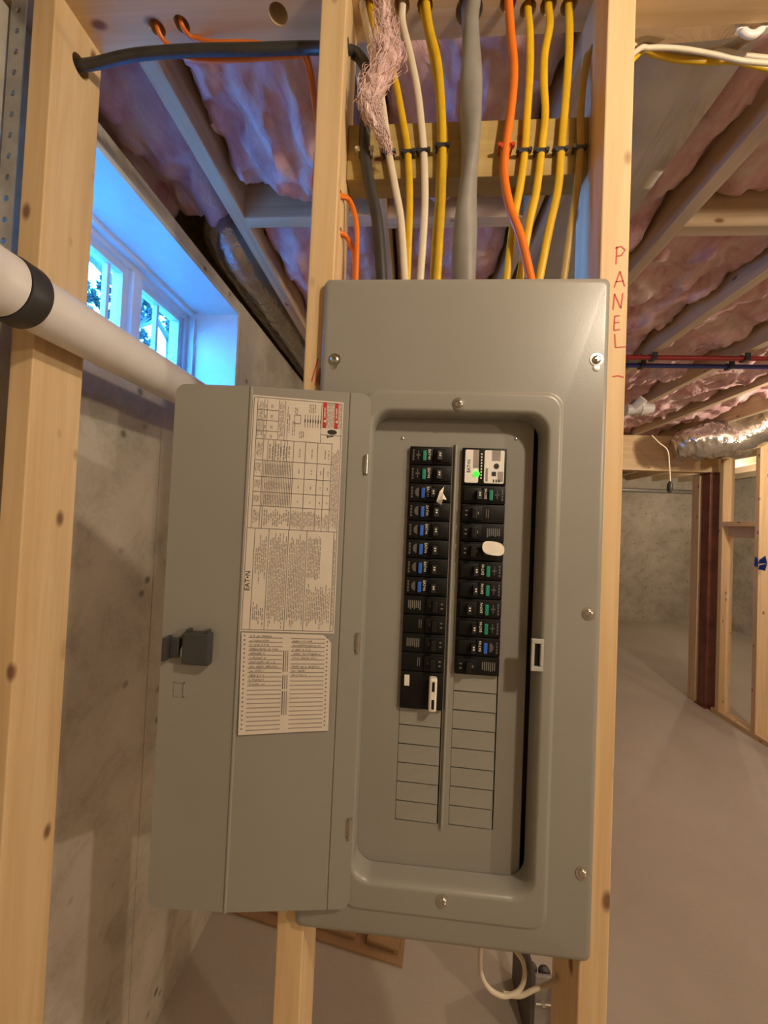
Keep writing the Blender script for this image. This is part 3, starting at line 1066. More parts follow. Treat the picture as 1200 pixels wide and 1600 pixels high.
def gfci(col, row, colour, toggle, parent=panel):
    z1 = ZT - row * PIT
    mb, z0 = body_mb(col, z1, 1)
    zc = (z0 + z1) / 2
    x = span(col, 0.56, 0.96)
    mb.bbox(x[0], x[1], YFACE - 0.0030, YFACE + 0.002, z0 + 0.003, z1 - 0.004, 0.0012)          # toggle surround
    x = span(col, 0.03, 0.54)
    mb.bbox(x[0], x[1], YFACE - 0.0012, YFACE + 0.001, z0 + 0.0025, z1 - 0.003, 0.0006)         # label plateau
    b = obj('breaker', mb, M_black, parent, smooth=30, label='black single-pole breaker with a %s test button' % colour)
    x = span(col, 0.30, 0.385)
    btn = MB().bbox(x[0], x[1], YFACE - 0.0042, YFACE - 0.0008, z0 + 0.0045, z0 + 0.0045 + PIT * 0.56, 0.0012)
    obj('test_button', btn, M_blue if colour == 'blue' else M_green, b, label=colour + ' test button')
    x = span(col, toggle - 0.055, toggle + 0.055)
    tg = MB().hexa([(x[0], YFACE - 0.0100, z0 + 0.006), (x[1], YFACE - 0.0075, z0 + 0.006), (x[1], YFACE - 0.002, z0 + 0.005), (x[0], YFACE - 0.002, z0 + 0.005),
                    (x[0], YFACE - 0.0100, z1 - 0.008), (x[1], YFACE - 0.0075, z1 - 0.008), (x[1], YFACE - 0.002, z1 - 0.007), (x[0], YFACE - 0.002, z1 - 0.007)])
    obj('toggle', tg, M_black2, b)
    lg = MB()
    cx = U(col, mir(col, 0.455))
    sx = 1 if col is CL else -1
    text_mb(lg, 'EAT\u2022N', 0.0050, lambda px, py: (cx + sx * py, YFACE - 0.0014, zc + 0.0010 - sx * px))
    obj('logo', lg, M_logo, b, label='small cream EATON logo', fix=False)
    dm_ = MB()
    cx2 = U(col, mir(col, toggle))
    for k in (-1, 1):
        dm_.box(cx2 - 0.0012, cx2 + 0.0012, YFACE - 0.0104, YFACE - 0.0098, zc + k * 0.0016 - 0.001, zc + k * 0.0016 + 0.0008)
    obj('rating_mark', dm_, M_logo, b)
    pr = MB()
    x = span(col, 0.06, 0.10)
    for k in range(4):
        pr.box(x[0], x[1], YFACE - 0.0014, YFACE - 0.0012, z0 + 0.005 + k * 0.0042, z0 + 0.008 + k * 0.0042)
    cxe = U(col, mir(col, 0.195))
    if colour == 'blue':
        pr.add([(cxe + sx * (0.003 - 0.0055 * math.sin(a)), YFACE - 0.0014, zc + 0.0065 * math.cos(a)) for a in [PI * i / 10 for i in range(11)]], [tuple(range(11))])
    else:
        pr.box(cxe - 0.0006, cxe + 0.0006, YFACE - 0.0014, YFACE - 0.0012, zc - 0.006, zc + 0.006).box(cxe - 0.003, cxe + 0.003, YFACE - 0.0014, YFACE - 0.0012, zc - 0.001, zc + 0.001)
    obj('print', pr, M_dim, b, fix=False)
    return b


first = {}
for col, rows in ((CL, [(0, 'green', .70), (1, 'green', .70), (2, 'blue', .58), (3, 'blue', .67), (4, 'blue', .67), (5, 'blue', .67), (6, 'blue', .67), (7, 'blue', .67)]),
                  (CR, [(2, 'green', .61), (6, 'green', .62), (7, 'green', .62), (8, 'green', .74), (9, 'green', .62), (10, 'blue', .62)])):
    for r, c, tg in rows:
        key = (col is CL, c, tg)
        if key in first:
            r0, src = first[key]
            copy_tree(src, panel, (0, 0, -(r - r0) * PIT))
        else:
            first[key] = (r, gfci(col, r, c, tg))


def standard(col, row, light, rows=1):
    z1 = ZT - row * PIT
    mb, z0 = body_mb(col, z1, 1)
    x = span(col, 0.52, 0.97)
    mb.bbox(x[0], x[1], YFACE - 0.0035, YFACE + 0.002, z0 + 0.003, z1 - 0.003, 0.0012)
    b = obj('breaker', mb, M_black, panel, smooth=30, label='plain black breaker')
    zc = (z0 + z1) / 2
    x = span(col, 0.66, 0.77)
    obj('toggle', MB().bbox(x[0], x[1], YFACE - 0.0105, YFACE - 0.002, z0 + 0.005, z1 - 0.006, 0.0012), M_black2, b)
    pr = MB()
    rg = random.Random(row)
    if light:
        for k in range(7):
            x = span(col, 0.10 + k * 0.045, 0.125 + k * 0.045)
            pr.box(x[0], x[1], YFACE - 0.0003, YFACE + 0.0005, zc + 0.004 - (0.008 + 0.003 * rg.random()), zc + 0.006)
    else:
        for k in range(2):
            x = span(col, 0.37 + k * 0.045, 0.385 + k * 0.045)
            pr.box(x[0], x[1], YFACE - 0.0003, YFACE + 0.0005, zc - 0.006, zc + 0.006)
    x = span(col, 0.60, 0.63)
    pr.box(x[0], x[1], YFACE - 0.0037, YFACE - 0.003, zc - 0.002, zc + 0.002)
    x = span(col, 0.86, 0.91)
    for k in (-1, 1):
        pr.box(x[0], x[1], YFACE - 0.0037, YFACE - 0.003, zc - 0.001 + k * 0.003, zc + 0.001 + k * 0.003)
    obj('print', pr, plain('pale_print', (0.16, 0.155, 0.14, 1), 0.6), b)
    return b


for r in (8, 9, 10, 11):
    standard(CL, r, r % 2 == 0)
for r, l in ((3, False), (4, True), (5, False), (11, True)):
    standard(CR, r, l)

# surge protector, two rows high
mb, z0 = body_mb(CR, ZT, 2)
surge = obj('surge_protector', mb, M_black, panel, smooth=30, label='black module with two cream labels and a green light')
zs1, zs0 = ZT - 0.0035, z0 + 0.0025
for a, b_ in ((0.05, 0.36), (0.49, 0.94)):
    obj('module_label', MB().loops([rr(U(CR, a), U(CR, b_), zs0, zs1, 0.002, YFACE - 0.0001), rr(U(CR, a), U(CR, b_), zs0, zs1, 0.002, YFACE - 0.0008)], close_last=True), plain('white_label', (0.84, 0.80, 0.74, 1), 0.5, var=0.02), surge)
sp = MB()
text_mb(sp, 'EAT\u2022N', 0.0064, lambda x, y: (U(CR, 0.14) - y, YFACE - 0.0012, (zs0 + zs1) / 2 + x))
obj('module_logo', sp, plain('navy_ink', (0.05, 0.06, 0.14, 1), 0.6), surge, label='dark EATON logo', fix=False)
sp = MB()
for q in ((0.235, 0.36, 0.45, 1.0), (0.66, 0.85, 0.68, 1.0), (0.525, 0.575, 0.05, 0.45), (0.80, 0.92, 0.05, 0.36)):
    sp.box(U(CR, q[0]), U(CR, q[1]), YFACE - 0.0011, YFACE - 0.0009, zs0 + (zs1 - zs0) * q[2], zs0 + (zs1 - zs0) * q[3])
obj('module_grey_print', sp, M_ink2, surge)
sp = MB()
sp.add([(U(CR, 0.765) + 0.0038 * math.cos(a), YFACE - 0.0012, zs0 + (zs1 - zs0) * 0.52 + 0.0042 * math.sin(a)) for a in [i * PI / 4 for i in range(8)]], [tuple(range(8))])
sp.box(U(CR, 0.665), U(CR, 0.76), YFACE - 0.0012, YFACE - 0.0010, zs0 + (zs1 - zs0) * 0.22, zs0 + (zs1 - zs0) * 0.35)
for k in range(3):
    sp.box(U(CR, 0.70 + k * 0.06), U(CR, 0.725 + k * 0.06), YFACE - 0.0013, YFACE - 0.0011, zs0 + 0.0015, zs0 + 0.0055)
obj('module_black_print', sp, M_pblk, surge)
obj('indicator_light', MB().lathe([(0.0046, 0.0), (0.0044, -0.0012), (0.0020, -0.0020)], (U(CR, 0.315), YFACE - 0.0008, zs0 + (zs1 - zs0) * 0.27), 'Y', 16),
    plain('green_led', (0.05, 0.8, 0.1, 1), 0.4, emit=((0.03, 1.0, 0.02, 1), 1.1)), surge, smooth=40, label='glowing green indicator light')
wt = MB()
for k in range(9):
    wt.box(U(CR, 0.41), U(CR, 0.44), YFACE - 0.0004, YFACE + 0.0005, zs0 + 0.006 + k * 0.0042, zs0 + 0.0085 + k * 0.0042)
obj('module_strip_print', wt, M_logo, surge)

# two-pole main with a white handle bar
mb, z0 = body_mb(CL, ZT - 12 * PIT, 2)
mainb = obj('breaker', mb, M_black, panel, smooth=30, label='black two-row breaker with a white handle bar')
zt = ZT - 12 * PIT
obj('handle_bar', MB().bbox(U(CL, 0.66), U(CL, 0.84), YFACE - 0.011, YFACE + 0.001, z0 + 0.002, zt - 0.0045, 0.0025), plain('white_plastic', (0.78, 0.72, 0.62, 1), 0.4), mainb)
hs = MB()
for za in (zt - 0.022, z0 + 0.0065):
    hs.box(U(CL, 0.725), U(CL, 0.785), YFACE - 0.0113, YFACE - 0.0105, za, za + 0.013)
obj('handle_slot', hs, M_black, mainb)
obj('cream_tab', MB().bbox(U(CL, 0.08), U(CL, 0.20), YFACE - 0.0015, YFACE + 0.001, zt - 0.0205, zt - 0.0055, 0.0005), plain('white_plastic', (0.78, 0.72, 0.62, 1), 0.4), mainb)

# scraps stuck on breakers
M_scrap = plain('white_paper', (0.80, 0.73, 0.62, 1), 0.6)
sc = MB()
P = [(-0.0128, 0.0120, 1.5341), (-0.0218, 0.0040, 1.5233), (-0.0253, 0.0080, 1.5093), (-0.0180, 0.0100, 1.5052), (-0.0170, 0.0040, 1.5129), (-0.0114, 0.0080, 1.5125), (-0.0170, 0.0080, 1.5220), (-0.0155, 0.0100, 1.5311)]
sc.add(P, [(0, 1, 7), (1, 6, 7), (1, 2, 6), (2, 3, 4), (2, 4, 6), (4, 5, 6)])
sc.add([(x, y + 0.0008, z) for x, y, z in P], [(7, 1, 0), (7, 6, 1), (6, 2, 1), (4, 3, 2), (6, 4, 2), (6, 5, 4)])
obj('torn_sticker', sc, M_scrap, None, label='curled torn white sticker scrap on the third breaker of the left column', cat='sticker', fix=False)
sc = MB()
c0 = (0.0548, 0.0105, 1.4484)
ov = [(c0[0] + 0.0155 * math.copysign(abs(math.cos(a)) ** 0.7, math.cos(a)), 0.0105 + 0.003 * math.cos(a), c0[2] - 0.002 * math.cos(a) + 0.0095 * math.copysign(abs(math.sin(a)) ** 0.8, math.sin(a))) for a in [i * PI / 12 for i in range(24)]]
sc.loops([ov, [(x, y + 0.0012, z) for x, y, z in ov]], True, True)
obj('white_tag', sc, M_scrap, None, label='blank oval white tag sticking out over the right column of breakers', cat='sticker')

# ------------------------------------------------------------------ cables above the panel
M_yel = plain('yellow_jacket', (0.66, 0.40, 0.012, 1), 0.38, var=0.08, vscale=60)
M_crm = plain('white_jacket', (0.70, 0.60, 0.45, 1), 0.42, var=0.05)
M_org = plain('orange_jacket', (0.75, 0.17, 0.012, 1), 0.38, var=0.06)
M_blk = plain('black_jacket', (0.040, 0.037, 0.034, 1), 0.45, var=0.15)
M_ser = plain('grey_jacket', (0.24, 0.225, 0.20, 1), 0.38, var=0.08)
M_yel_shade = plain('shaded_yellow_jacket', (0.42, 0.27, 0.06, 1), 0.42, var=0.08)  # yellow jacket with the shade beside the stud put into its colour


def cable(label, pts, mat, rx, ry, radii=None, group='cables entering the top of the panel', name='cable', ref=(1, 0, 0), cat='cable', n=12, twist=0.0):
    return obj(name, MB().tube(pts, rx, ry, n=n, ref=ref, smooth=8, radii=radii, twist=twist), mat, None, smooth=60, label=label, cat=cat, group=group)


UP = lambda p: (p[0], p[1], p[2] + 0.030)
BOX = 1.8155
def drop(p):                                # last point: the jacket ends at the box top, behind the cover
    return (p[0], p[1], BOX)


cable('thick black cable running from the left post through the stud, then down into the panel',
      [(-0.668, _h[1], _h[2]), (-0.6194, 0.0620, 2.2276), (-0.5503, 0.0600, 2.2361), (-0.4505, 0.0600, 2.2388), (-0.3420, 0.0600, 2.2355), (-0.2572, 0.0600, 2.2334), (-0.204, _b0[1], _b0[2]), (-0.1819, 0.0600, 2.2222), (-0.1659, 0.0550, 2.2017), (-0.1564, 0.0530, 2.1751),
       (-0.1561, 0.0530, 2.1216), (-0.1553, 0.0530, 2.0582), (-0.1446, 0.0530, 1.9989), (-0.1300, 0.0530, 1.9379), drop((-0.1158, 0.0530, 1.8624))], M_blk, 0.0088, 0.0080)
cable('cream flat cable, leftmost of the cables coming down from the top plate',
      [(PL[0][0] - 0.0055, PL[0][1] - 0.004, 2.32), (PL[0][0] - 0.0055, PL[0][1] - 0.004, 2.29), (-0.1619, 0.0580, 2.2626), (-0.1480, 0.0560, 2.2072), (-0.1317, 0.0560, 2.1343), (-0.1183, 0.0560, 2.0559), (-0.1059, 0.0550, 1.9998), (-0.0933, 0.0520, 1.9366), drop((-0.0812, 0.0500, 1.8603))], M_crm, 0.0056, 0.0034)
cable('yellow flat cable between the two cream cables, half hidden by the hanging pink tuft',
      [(PL[0][0] + 0.0065, PL[0][1], 2.32), (PL[0][0] + 0.0065, PL[0][1], 2.29), (-0.1464, 0.0600, 2.2539), (-0.1303, 0.0580, 2.2140), (-0.1144, 0.0560, 2.1747), (-0.0985, 0.0560, 2.1074), (-0.0884, 0.0560, 2.0550), (-0.0827, 0.0550, 1.9891), (-0.0811, 0.0540, 1.9279), drop((-0.0806, 0.0580, 1.8655))], M_yel, 0.0054, 0.0034)
cable('cream flat cable right of the hanging pink tuft',
      [UP(PL[1]), (PL[1][0] + 0.001, PL[1][1], 2.29), (-0.1053, 0.0600, 2.2673), (-0.0909, 0.0570, 2.2109), (-0.0775, 0.0560, 2.1526), (-0.0695, 0.0560, 2.1012), (-0.0636, 0.0560, 2.0543), (-0.0590, 0.0550, 1.9886), (-0.0586, 0.0540, 1.9276), drop((-0.0618, 0.0540, 1.8628))], M_crm, 0.0056, 0.0034)
cable('bright yellow cable just left of the thick grey cable, in front',
      [UP(PL[2]), (PL[2][0] + 0.002, PL[2][1] - 0.003, 2.29), (-0.0616, 0.0570, 2.2506), (-0.0476, 0.0540, 2.1948), (-0.0392, 0.0530, 2.1273), (-0.0345, 0.0530, 2.0585), (-0.0327, 0.0530, 1.9863), (-0.0333, 0.0520, 1.9257), drop((-0.0356, 0.0500, 1.8600))], M_yel, 0.0058, 0.0034)
cable('yellow cable just left of the thick grey cable, behind its brighter twin',
      [(PL[2][0] - 0.003, PL[2][1] + 0.004, 2.32), (PL[2][0] - 0.003, PL[2][1] + 0.004, 2.29), (-0.0655, 0.0660, 2.2574), (-0.0545, 0.0640, 2.2074), (-0.0443, 0.0605, 2.1461), (-0.0382, 0.0590, 2.0646), (-0.0379, 0.0590, 1.9816), (-0.0399, 0.0580, 1.9304), drop((-0.0422, 0.0560, 1.8640))], M_yel, 0.0050, 0.0022)
cable('thick twisted grey service cable in the middle of the bay',
      [UP(PL[3]), (PL[3][0] + 0.002, PL[3][1] - 0.004, 2.29), (0.0004, 0.0560, 2.2510), (0.0037, 0.0470, 2.1787), (0.0038, 0.0450, 2.1166), (0.0064, 0.0450, 2.0473), (0.0052, 0.0450, 1.9785), (0.0037, 0.0460, 1.9206), drop((0.0035, 0.0480, 1.8585))], M_ser, 0.0168, 0.0128,
      radii=[0.95, 1.0, 1.0, 1.0, 1.05, 1.0, 1.02, 1.08, 1.1, 1.1], n=20, twist=7.0)
cable('thick bright orange cable right of the grey cable',
      [UP(PL[4]), (PL[4][0], PL[4][1] - 0.003, 2.29), (0.0620, 0.0560, 2.2375), (0.0681, 0.0520, 2.1718), (0.0656, 0.0520, 2.1071), (0.0599, 0.0520, 2.0507), (0.0595, 0.0520, 2.0081), (0.0684, 0.0460, 1.9537), (0.0856, 0.0410, 1.9012), drop((0.1051, 0.0360, 1.8481))], M_org, 0.0066, 0.0060)
cable('yellow cable just right of the orange cable',
      [UP(PL[5]), (PL[5][0], PL[5][1], 2.29), (0.0913, 0.0580, 2.2385), (0.0929, 0.0560, 2.1755), (0.0912, 0.0560, 2.1105), (0.0895, 0.0560, 2.0498), (0.0847, 0.0560, 1.9963), (0.0760, 0.0550, 1.9364), drop((0.0661, 0.0540, 1.8621))], M_yel, 0.0058, 0.0036)
cable('wavy yellow cable, second to the right of the orange cable',
      [UP(PL[6]), (PL[6][0], PL[6][1], 2.29), (0.1207, 0.0580, 2.2470), (0.1139, 0.0560, 2.1995), (0.1144, 0.0560, 2.1545), (0.1180, 0.0560, 2.1045), (0.1141, 0.0560, 2.0490), (0.1086, 0.0560, 1.9859), (0.0989, 0.0550, 1.9311), drop((0.0845, 0.0560, 1.8633))], M_yel, 0.0058, 0.0036)
cable('yellow cable, third to the right of the orange cable',
      [UP(PL[7]), (PL[7][0], PL[7][1], 2.29), (0.1504, 0.0580, 2.2353), (0.1494, 0.0560, 2.1828), (0.1467, 0.0560, 2.1183), (0.1432, 0.0560, 2.0501), (0.1404, 0.0560, 1.9901), (0.1287, 0.0540, 1.9250), drop((0.1112, 0.0510, 1.8598))], M_yel, 0.0060, 0.0036)
cable('shade-tinted yellow cable coming out of the right stud',
      [(0.199, _t0[1], _t0[2]), (0.184, _t0[1], _t0[2]), (0.1788, 0.0640, 2.1912), (0.1728, 0.0600, 2.1466), (0.1699, 0.0560, 2.0927), (0.1712, 0.0560, 2.0513), (0.1682, 0.0560, 1.9944), (0.1613, 0.0550, 1.9351), drop((0.1484, 0.0540, 1.8616))], M_yel_shade, 0.0056, 0.0034)
for i, (hole, lab, p) in enumerate(((OR0, 'coral orange cable from the left plate hole, leaving the stud at its upper hole', PO[0]), (OR1, 'coral orange cable from the second plate hole, leaving the stud at its lower hole', PO[1]))):
    y0 = hole[1]
    mid = [(-0.5079, 0.0800, 2.2770), (-0.4631, 0.0800, 2.2501), (-0.3719, 0.0780, 2.2421), (-0.2944, 0.0760, 2.2413), (-0.2636, 0.0760, 2.2311)] if i == 0 else [(-0.4666, 0.0820, 2.2910), (-0.4319, 0.0820, 2.2802), (-0.3522, 0.0800, 2.2713), (-0.2885, 0.0740, 2.2451), (-0.2568, 0.0680, 2.2231)]
    down = [(-0.2290 - 0.0001 * i, y0 + 0.008 + 0.009 * i, 2.08), (-0.2290, y0 + 0.008 + 0.009 * i, hole[2] + 0.06), (-0.2275, y0 + 0.003, hole[2] + 0.008), (-0.210, y0, hole[2]), (-0.190, y0, hole[2])]
    end = [(-0.1768, 0.0530, 1.9772), (-0.1650, 0.0500, 1.9482), (-0.1599, 0.0480, 1.9094), drop((-0.1583, 0.0460, 1.8581))] if i == 0 else [(-0.1788, 0.0560, 1.9206), (-0.1704, 0.0580, 1.9067), (-0.1649, 0.0600, 1.8908), drop((-0.1618, 0.0600, 1.8673))]
    cable(lab, [UP(p), (p[0], p[1], 2.29)] + mid + down + end, M_org, 0.0040, 0.0036)

M_stp = plain('staple_plastic', (0.030, 0.030, 0.034, 1), 0.4)
M_stc = plain('cream_staple', (0.55, 0.48, 0.33, 1), 0.45)
for nm, p, w, mt, d in (('cream cable staple over the black cable', (-0.1547, 0.0500, 2.0542), 0.0225, M_stc, 0.0115), ('black cable staple over the leftmost cream cable', (-0.1178, 0.0500, 2.0520), 0.0155, M_stp, 0.0072),
                        ('black cable staple over the yellow cable between the cream cables', (-0.0882, 0.0500, 2.0522), 0.0155, M_stp, 0.0072), ('black cable staple over the cream cable right of the tuft', (-0.0647, 0.0500, 2.0535), 0.0155, M_stp, 0.0072),
                        ('black cable staple over the two yellow cables left of the grey cable', (-0.0357, 0.0500, 2.0576), 0.0160, M_stp, 0.0105), ('red cable staple over the orange cable', (0.0603, 0.0500, 2.0526), 0.0180, plain('red_staple', (0.50, 0.05, 0.02, 1), 0.4), 0.0120),
                        ('black cable staple over the yellow cable next to the orange cable', (0.0878, 0.0500, 2.0488), 0.0160, M_stp, 0.0075), ('black cable staple over the wavy yellow cable', (0.1131, 0.0500, 2.0480), 0.0160, M_stp, 0.0075),
                        ('black cable staple over the third yellow cable right of the orange cable', (0.1410, 0.0500, 2.0492), 0.0165, M_stp, 0.0075), ('black cable staple over the shade-tinted yellow cable by the right stud', (0.1695, 0.0500, 2.0512), 0.0155, M_stp, 0.0072)):
    yb, yf = 0.0632, 0.0632 - d - 0.0035
    s = MB().bbox(p[0] - w / 2, p[0] + w / 2, yf, yf + 0.0025, p[2] - 0.0036, p[2] + 0.0036, 0.0012)
    for sx in (-1, 1):
        s.bbox(p[0] + sx * w / 2 - 0.0012, p[0] + sx * w / 2 + 0.0012, yf, yb, p[2] - 0.0024, p[2] + 0.0024, 0.0006)
        s.lathe([(0.0030, 0.0), (0.0030, 0.006)], (p[0] + sx * (w / 2 + 0.0008), yf - 0.0015, p[2]), 'Y', 10)
    obj('cable_staple', s, mt, None, label=nm, cat='staple', group='cable staples on the backing board')

# hanging tuft of insulation
rng = random.Random(4)
tp = [Vector(p) for p in ((-0.1382, 0.0260, 2.2929), (-0.1340, 0.0240, 2.2454), (-0.1252, 0.0220, 2.1981), (-0.1213, 0.0200, 2.1565), (-0.1372, 0.0200, 2.1281), (-0.1475, 0.0220, 2.0988), (-0.1390, 0.0240, 2.0745), (-0.1250, 0.0280, 2.0519), (-0.1162, 0.0340, 2.0381))]
RAD = [0.008, 0.011, 0.019, 0.026, 0.023, 0.017, 0.012, 0.007, 0.002]
tf = MB().tube(tp, 0.62, 0.34, n=24, ref=(1, 0, 0), smooth=12, radii=RAD)
nv = []
for v in tf.v:
    q = Vector(v)
    nv.append(tuple(q + noise.noise_vector(Vector((q.x * 75, q.y * 75, q.z * 40))) * 0.007 + noise.noise_vector(Vector((q.x * 190, q.y * 190, q.z * 90))) * 0.003))
tf.v = nv
for _ in range(900):                        # loose fibres that make up the tuft
    f = rng.random() * (len(tp) - 1.02)
    i = int(f)
    c = tp[i].lerp(tp[i + 1], f - i)
    r = RAD[i] + (RAD[i + 1] - RAD[i]) * (f - i)
    d = (tp[i + 1] - tp[i]).normalized()
    an, rad = rng.random() * 2 * PI, r * rng.uniform(0.55, 1.12)
    c = c + Vector((math.cos(an) * rad, math.sin(an) * rad * 0.55, 0))
    L = rng.uniform(0.012, 0.030)
    d = (d + Vector((rng.uniform(-1, 1), rng.uniform(-0.6, 0.6), rng.uniform(-0.5, 0.5))) * 0.55).normalized()
    bend = Vector((rng.uniform(-1, 1), rng.uniform(-0.5, 0.5), rng.uniform(-0.5, 0.5))) * 0.006
    tf.tube([c - d * L / 2, c + bend, c + d * L / 2], 0.0007, 0.0005, n=4, smooth=2, radii=[0.3, 1, 0.2])
obj('insulation_tuft', tf, insul('pale_fibreglass', ((0.78, 0.48, 0.45, 1), (0.90, 0.64, 0.59, 1), (0.93, 0.76, 0.71, 1))), None, smooth=70, label='wispy pink insulation tuft hanging in front of the cables at the left stud', cat='insulation', fix=False)

# ------------------------------------------------------------------ left side: pipe, strap, window thread, foil duct
M_pvc = plain('white_pvc', (0.74, 0.70, 0.66, 1), 0.32, var=0.02)
pipe = thing('drain_pipe', (-0.599, -0.6, 1.724), 'white plastic drain pipe with a black coupling band crossing below the window', 'pipe')
PC = (-0.599, 1.7636)
obj('pipe_run', MB().cyl((PC[0], -0.66, PC[1]), (PC[0], 2.95, PC[1]), 0.0390, n=40), M_pvc, pipe, smooth=40)
obj('pipe_socket', MB().cyl((PC[0], -0.40, PC[1]), (PC[0], -0.076, PC[1]), 0.0420, n=40), M_pvc, pipe, smooth=40)
obj('coupling_band', MB().lathe([(0.0391, 0.0), (0.0432, 0.001), (0.0440, 0.004), (0.0440, 0.026), (0.0432, 0.029), (0.0391, 0.030)], (PC[0], -0.075, PC[1]), 'Y', 40), M_blk, pipe, smooth=40, label='black rubber coupling band')
M_galv = plain('galvanised', (0.46, 0.46, 0.46, 1), 0.42, metal=0.7, var=0.12)
sb = MB().box(-0.730, -0.704, 0.0200, 0.0220, 1.80, 2.40)
strap = obj('perforated_strap', sb, M_galv, None, label='galvanised perforated metal strap hanging at the far left of the post', cat='metal strap')
cut = MB()
for i in range(16):
    cut.cyl((-0.717, -0.1, 1.86 + i * 0.034), (-0.717, 0.1, 1.86 + i * 0.034), 0.005, n=10)
carve(strap, cut)
pn = (-0.7150, 0.0277, 1.9320)
pl_ = MB().bbox(-0.739, -0.732, pn[1] - 0.02, pn[1] + 0.02, pn[2] - 0.06, pn[2] + 0.05, 0.002)
pl_.cyl((-0.735, pn[1], pn[2] + 0.01), (-0.728, pn[1], pn[2] + 0.01), 0.006, n=12)
obj('metal_plate', pl_, M_galv, None, label='small bolted metal plate on the wall above the pipe at the left edge', cat='metal plate')
th = [(-0.8600, 0.7750, 2.0639), (-0.8400, 0.7720, 2.1203), (-0.8300, 0.7910, 2.1766), (-0.8300, 0.7527, 2.1813), (-0.8300, 0.7172, 2.1374), (-0.8200, 0.7311, 2.1001), (-0.8200, 0.7925, 2.1540), (-0.8000, 0.7765, 2.1228)]
obj('loose_thread', MB().tube(th, 0.0008, 0.0008, n=5, smooth=6), M_white, None, label='thin curly white thread at the far corner of the window', cat='thread')

M_foil = foil('silver_foil', rough=0.2, strength=0.55, scale=26.0)
M_foil2 = foil('smooth_foil', (0.74, 0.71, 0.66, 1), rough=0.2, strength=0.4, scale=11.0, stretch=(1, 0.22, 1), metal=0.75)


def wrinkle(mb, amp, s, stretch=(1, 1, 1)):
    out = []
    for v in mb.v:
        q = Vector((v[0] * stretch[0], v[1] * stretch[1], v[2] * stretch[2])) * s
        d = noise.noise_vector(q) * amp + noise.noise_vector(q * 2.7) * (amp * 0.5)
        out.append((v[0] + d.x, v[1] + d.y * 0.3, v[2] + d.z))
    mb.v = out
    return mb


rings = [0.62, 0.66, 0.70, 0.74] + [0.78 + 0.022 * i for i in range(110)]
fd = MB().tube([(-0.715, y, 2.437) for y in rings], 0.094, 0.115, n=40, ref=(1, 0, 0), smooth=0, radii=[0.35, 0.72, 0.92, 0.98] + [1.0] * 110)
wrinkle(fd, 0.006, 18, (1, 0.45, 1))
obj('foil_duct', fd, M_foil, None, smooth=60, label='wrinkled silver foil duct beyond the window at the left', cat='duct', group='silver ducts')

pts = []
fr = MB()
prof = [(0.262, 2.40), (0.262, 2.335), (0.275, 2.316), (0.31, 2.309), (0.36, 2.306), (0.41, 2.308), (0.462, 2.311), (0.489, 2.316), (0.495, 2.326), (0.494, 2.40)]
N = 120
vs, fs = [], []
for j in range(N + 1):
    y = 0.135 + 1.14 * j / N
    for i, (x, z) in enumerate(prof):
        q = Vector((x * 20, y * 2.5, 3.0))
        vs.append((x, y, z + (0.006 * noise.noise(q) + 0.004 * noise.noise(q * 3) + 0.002 * noise.noise(q * 8) if 1 < i < 8 else 0)))
m = len(prof)
for j in range(N):
    for i in range(m):
        a, b = j * m + i, j * m + (i + 1) % m
        fs.append((a, a + m, b + m, b))
fs += [tuple(range(m)), tuple(reversed(range(N * m, N * m + m)))]
fr.add(vs, fs)
obj('foil_duct', fr, M_foil2, None, smooth=50, label='smooth foil covered duct under the joists right of the panel stud', cat='duct', group='silver ducts')

# wires crossing behind the right stud
cable('upper white wire crossing the top right corner', [(0.205, 0.118, 2.205), (0.2809, 0.1250, 2.2962), (0.3388, 0.1400, 2.3147), (0.4077, 0.1500, 2.3160), (0.4699, 0.1500, 2.2983), (0.5310, 0.1500, 2.2875), (0.6406, 0.1500, 2.2745), (1.4, 0.150, 2.262), (2.6, 0.150, 2.270)], M_crm, 0.0048, 0.0040, group='wires at the top right')
cable('lower white wire crossing the top right corner', [(0.205, 0.112, 2.188), (0.2777, 0.1180, 2.2722), (0.3051, 0.1240, 2.2860), (0.3535, 0.1300, 2.2901), (0.4099, 0.1380, 2.2885), (0.4607, 0.1380, 2.2738), (0.5207, 0.1380, 2.2644), (0.6284, 0.1380, 2.2475), (1.4, 0.138, 2.248), (2.6, 0.138, 2.256)], M_crm, 0.0042, 0.0036, group='wires at the top right')
cable('yellow wire crossing the top right corner', [(0.205, 0.118, 2.165), (0.2871, 0.1300, 2.2845), (0.3213, 0.1450, 2.3016), (0.3715, 0.1580, 2.3050), (0.4257, 0.1600, 2.3015), (0.4675, 0.1600, 2.3006), (0.5178, 0.1580, 2.2822), (0.6411, 0.1500, 2.2416), (1.4, 0.158, 2.235), (2.6, 0.158, 2.245)], M_yel, 0.0068, 0.0048, group='wires at the top right')
c = (0.4516, 0.1250, 2.3069)
hk = [(c[0] - 0.018, c[1], 2.288), (c[0] - 0.018, c[1], c[2] - 0.004), (c[0] - 0.010, c[1], c[2] - 0.020), (c[0] + 0.004, c[1], c[2] - 0.024), (c[0] + 0.017, c[1], c[2] - 0.012), (c[0] + 0.022, c[1], c[2] + 0.004), (c[0] + 0.022, c[1], 2.288)]
hk = [(x, 0.110 if z > 2.28 else y, z + 0.0) for x, y, z in hk]
obj('pipe_hook', MB().tube(hk, 0.0065, 0.005, n=10, smooth=6), M_pvc, None, smooth=50, label='white plastic pipe hook under the plate at the top right', cat='hook')

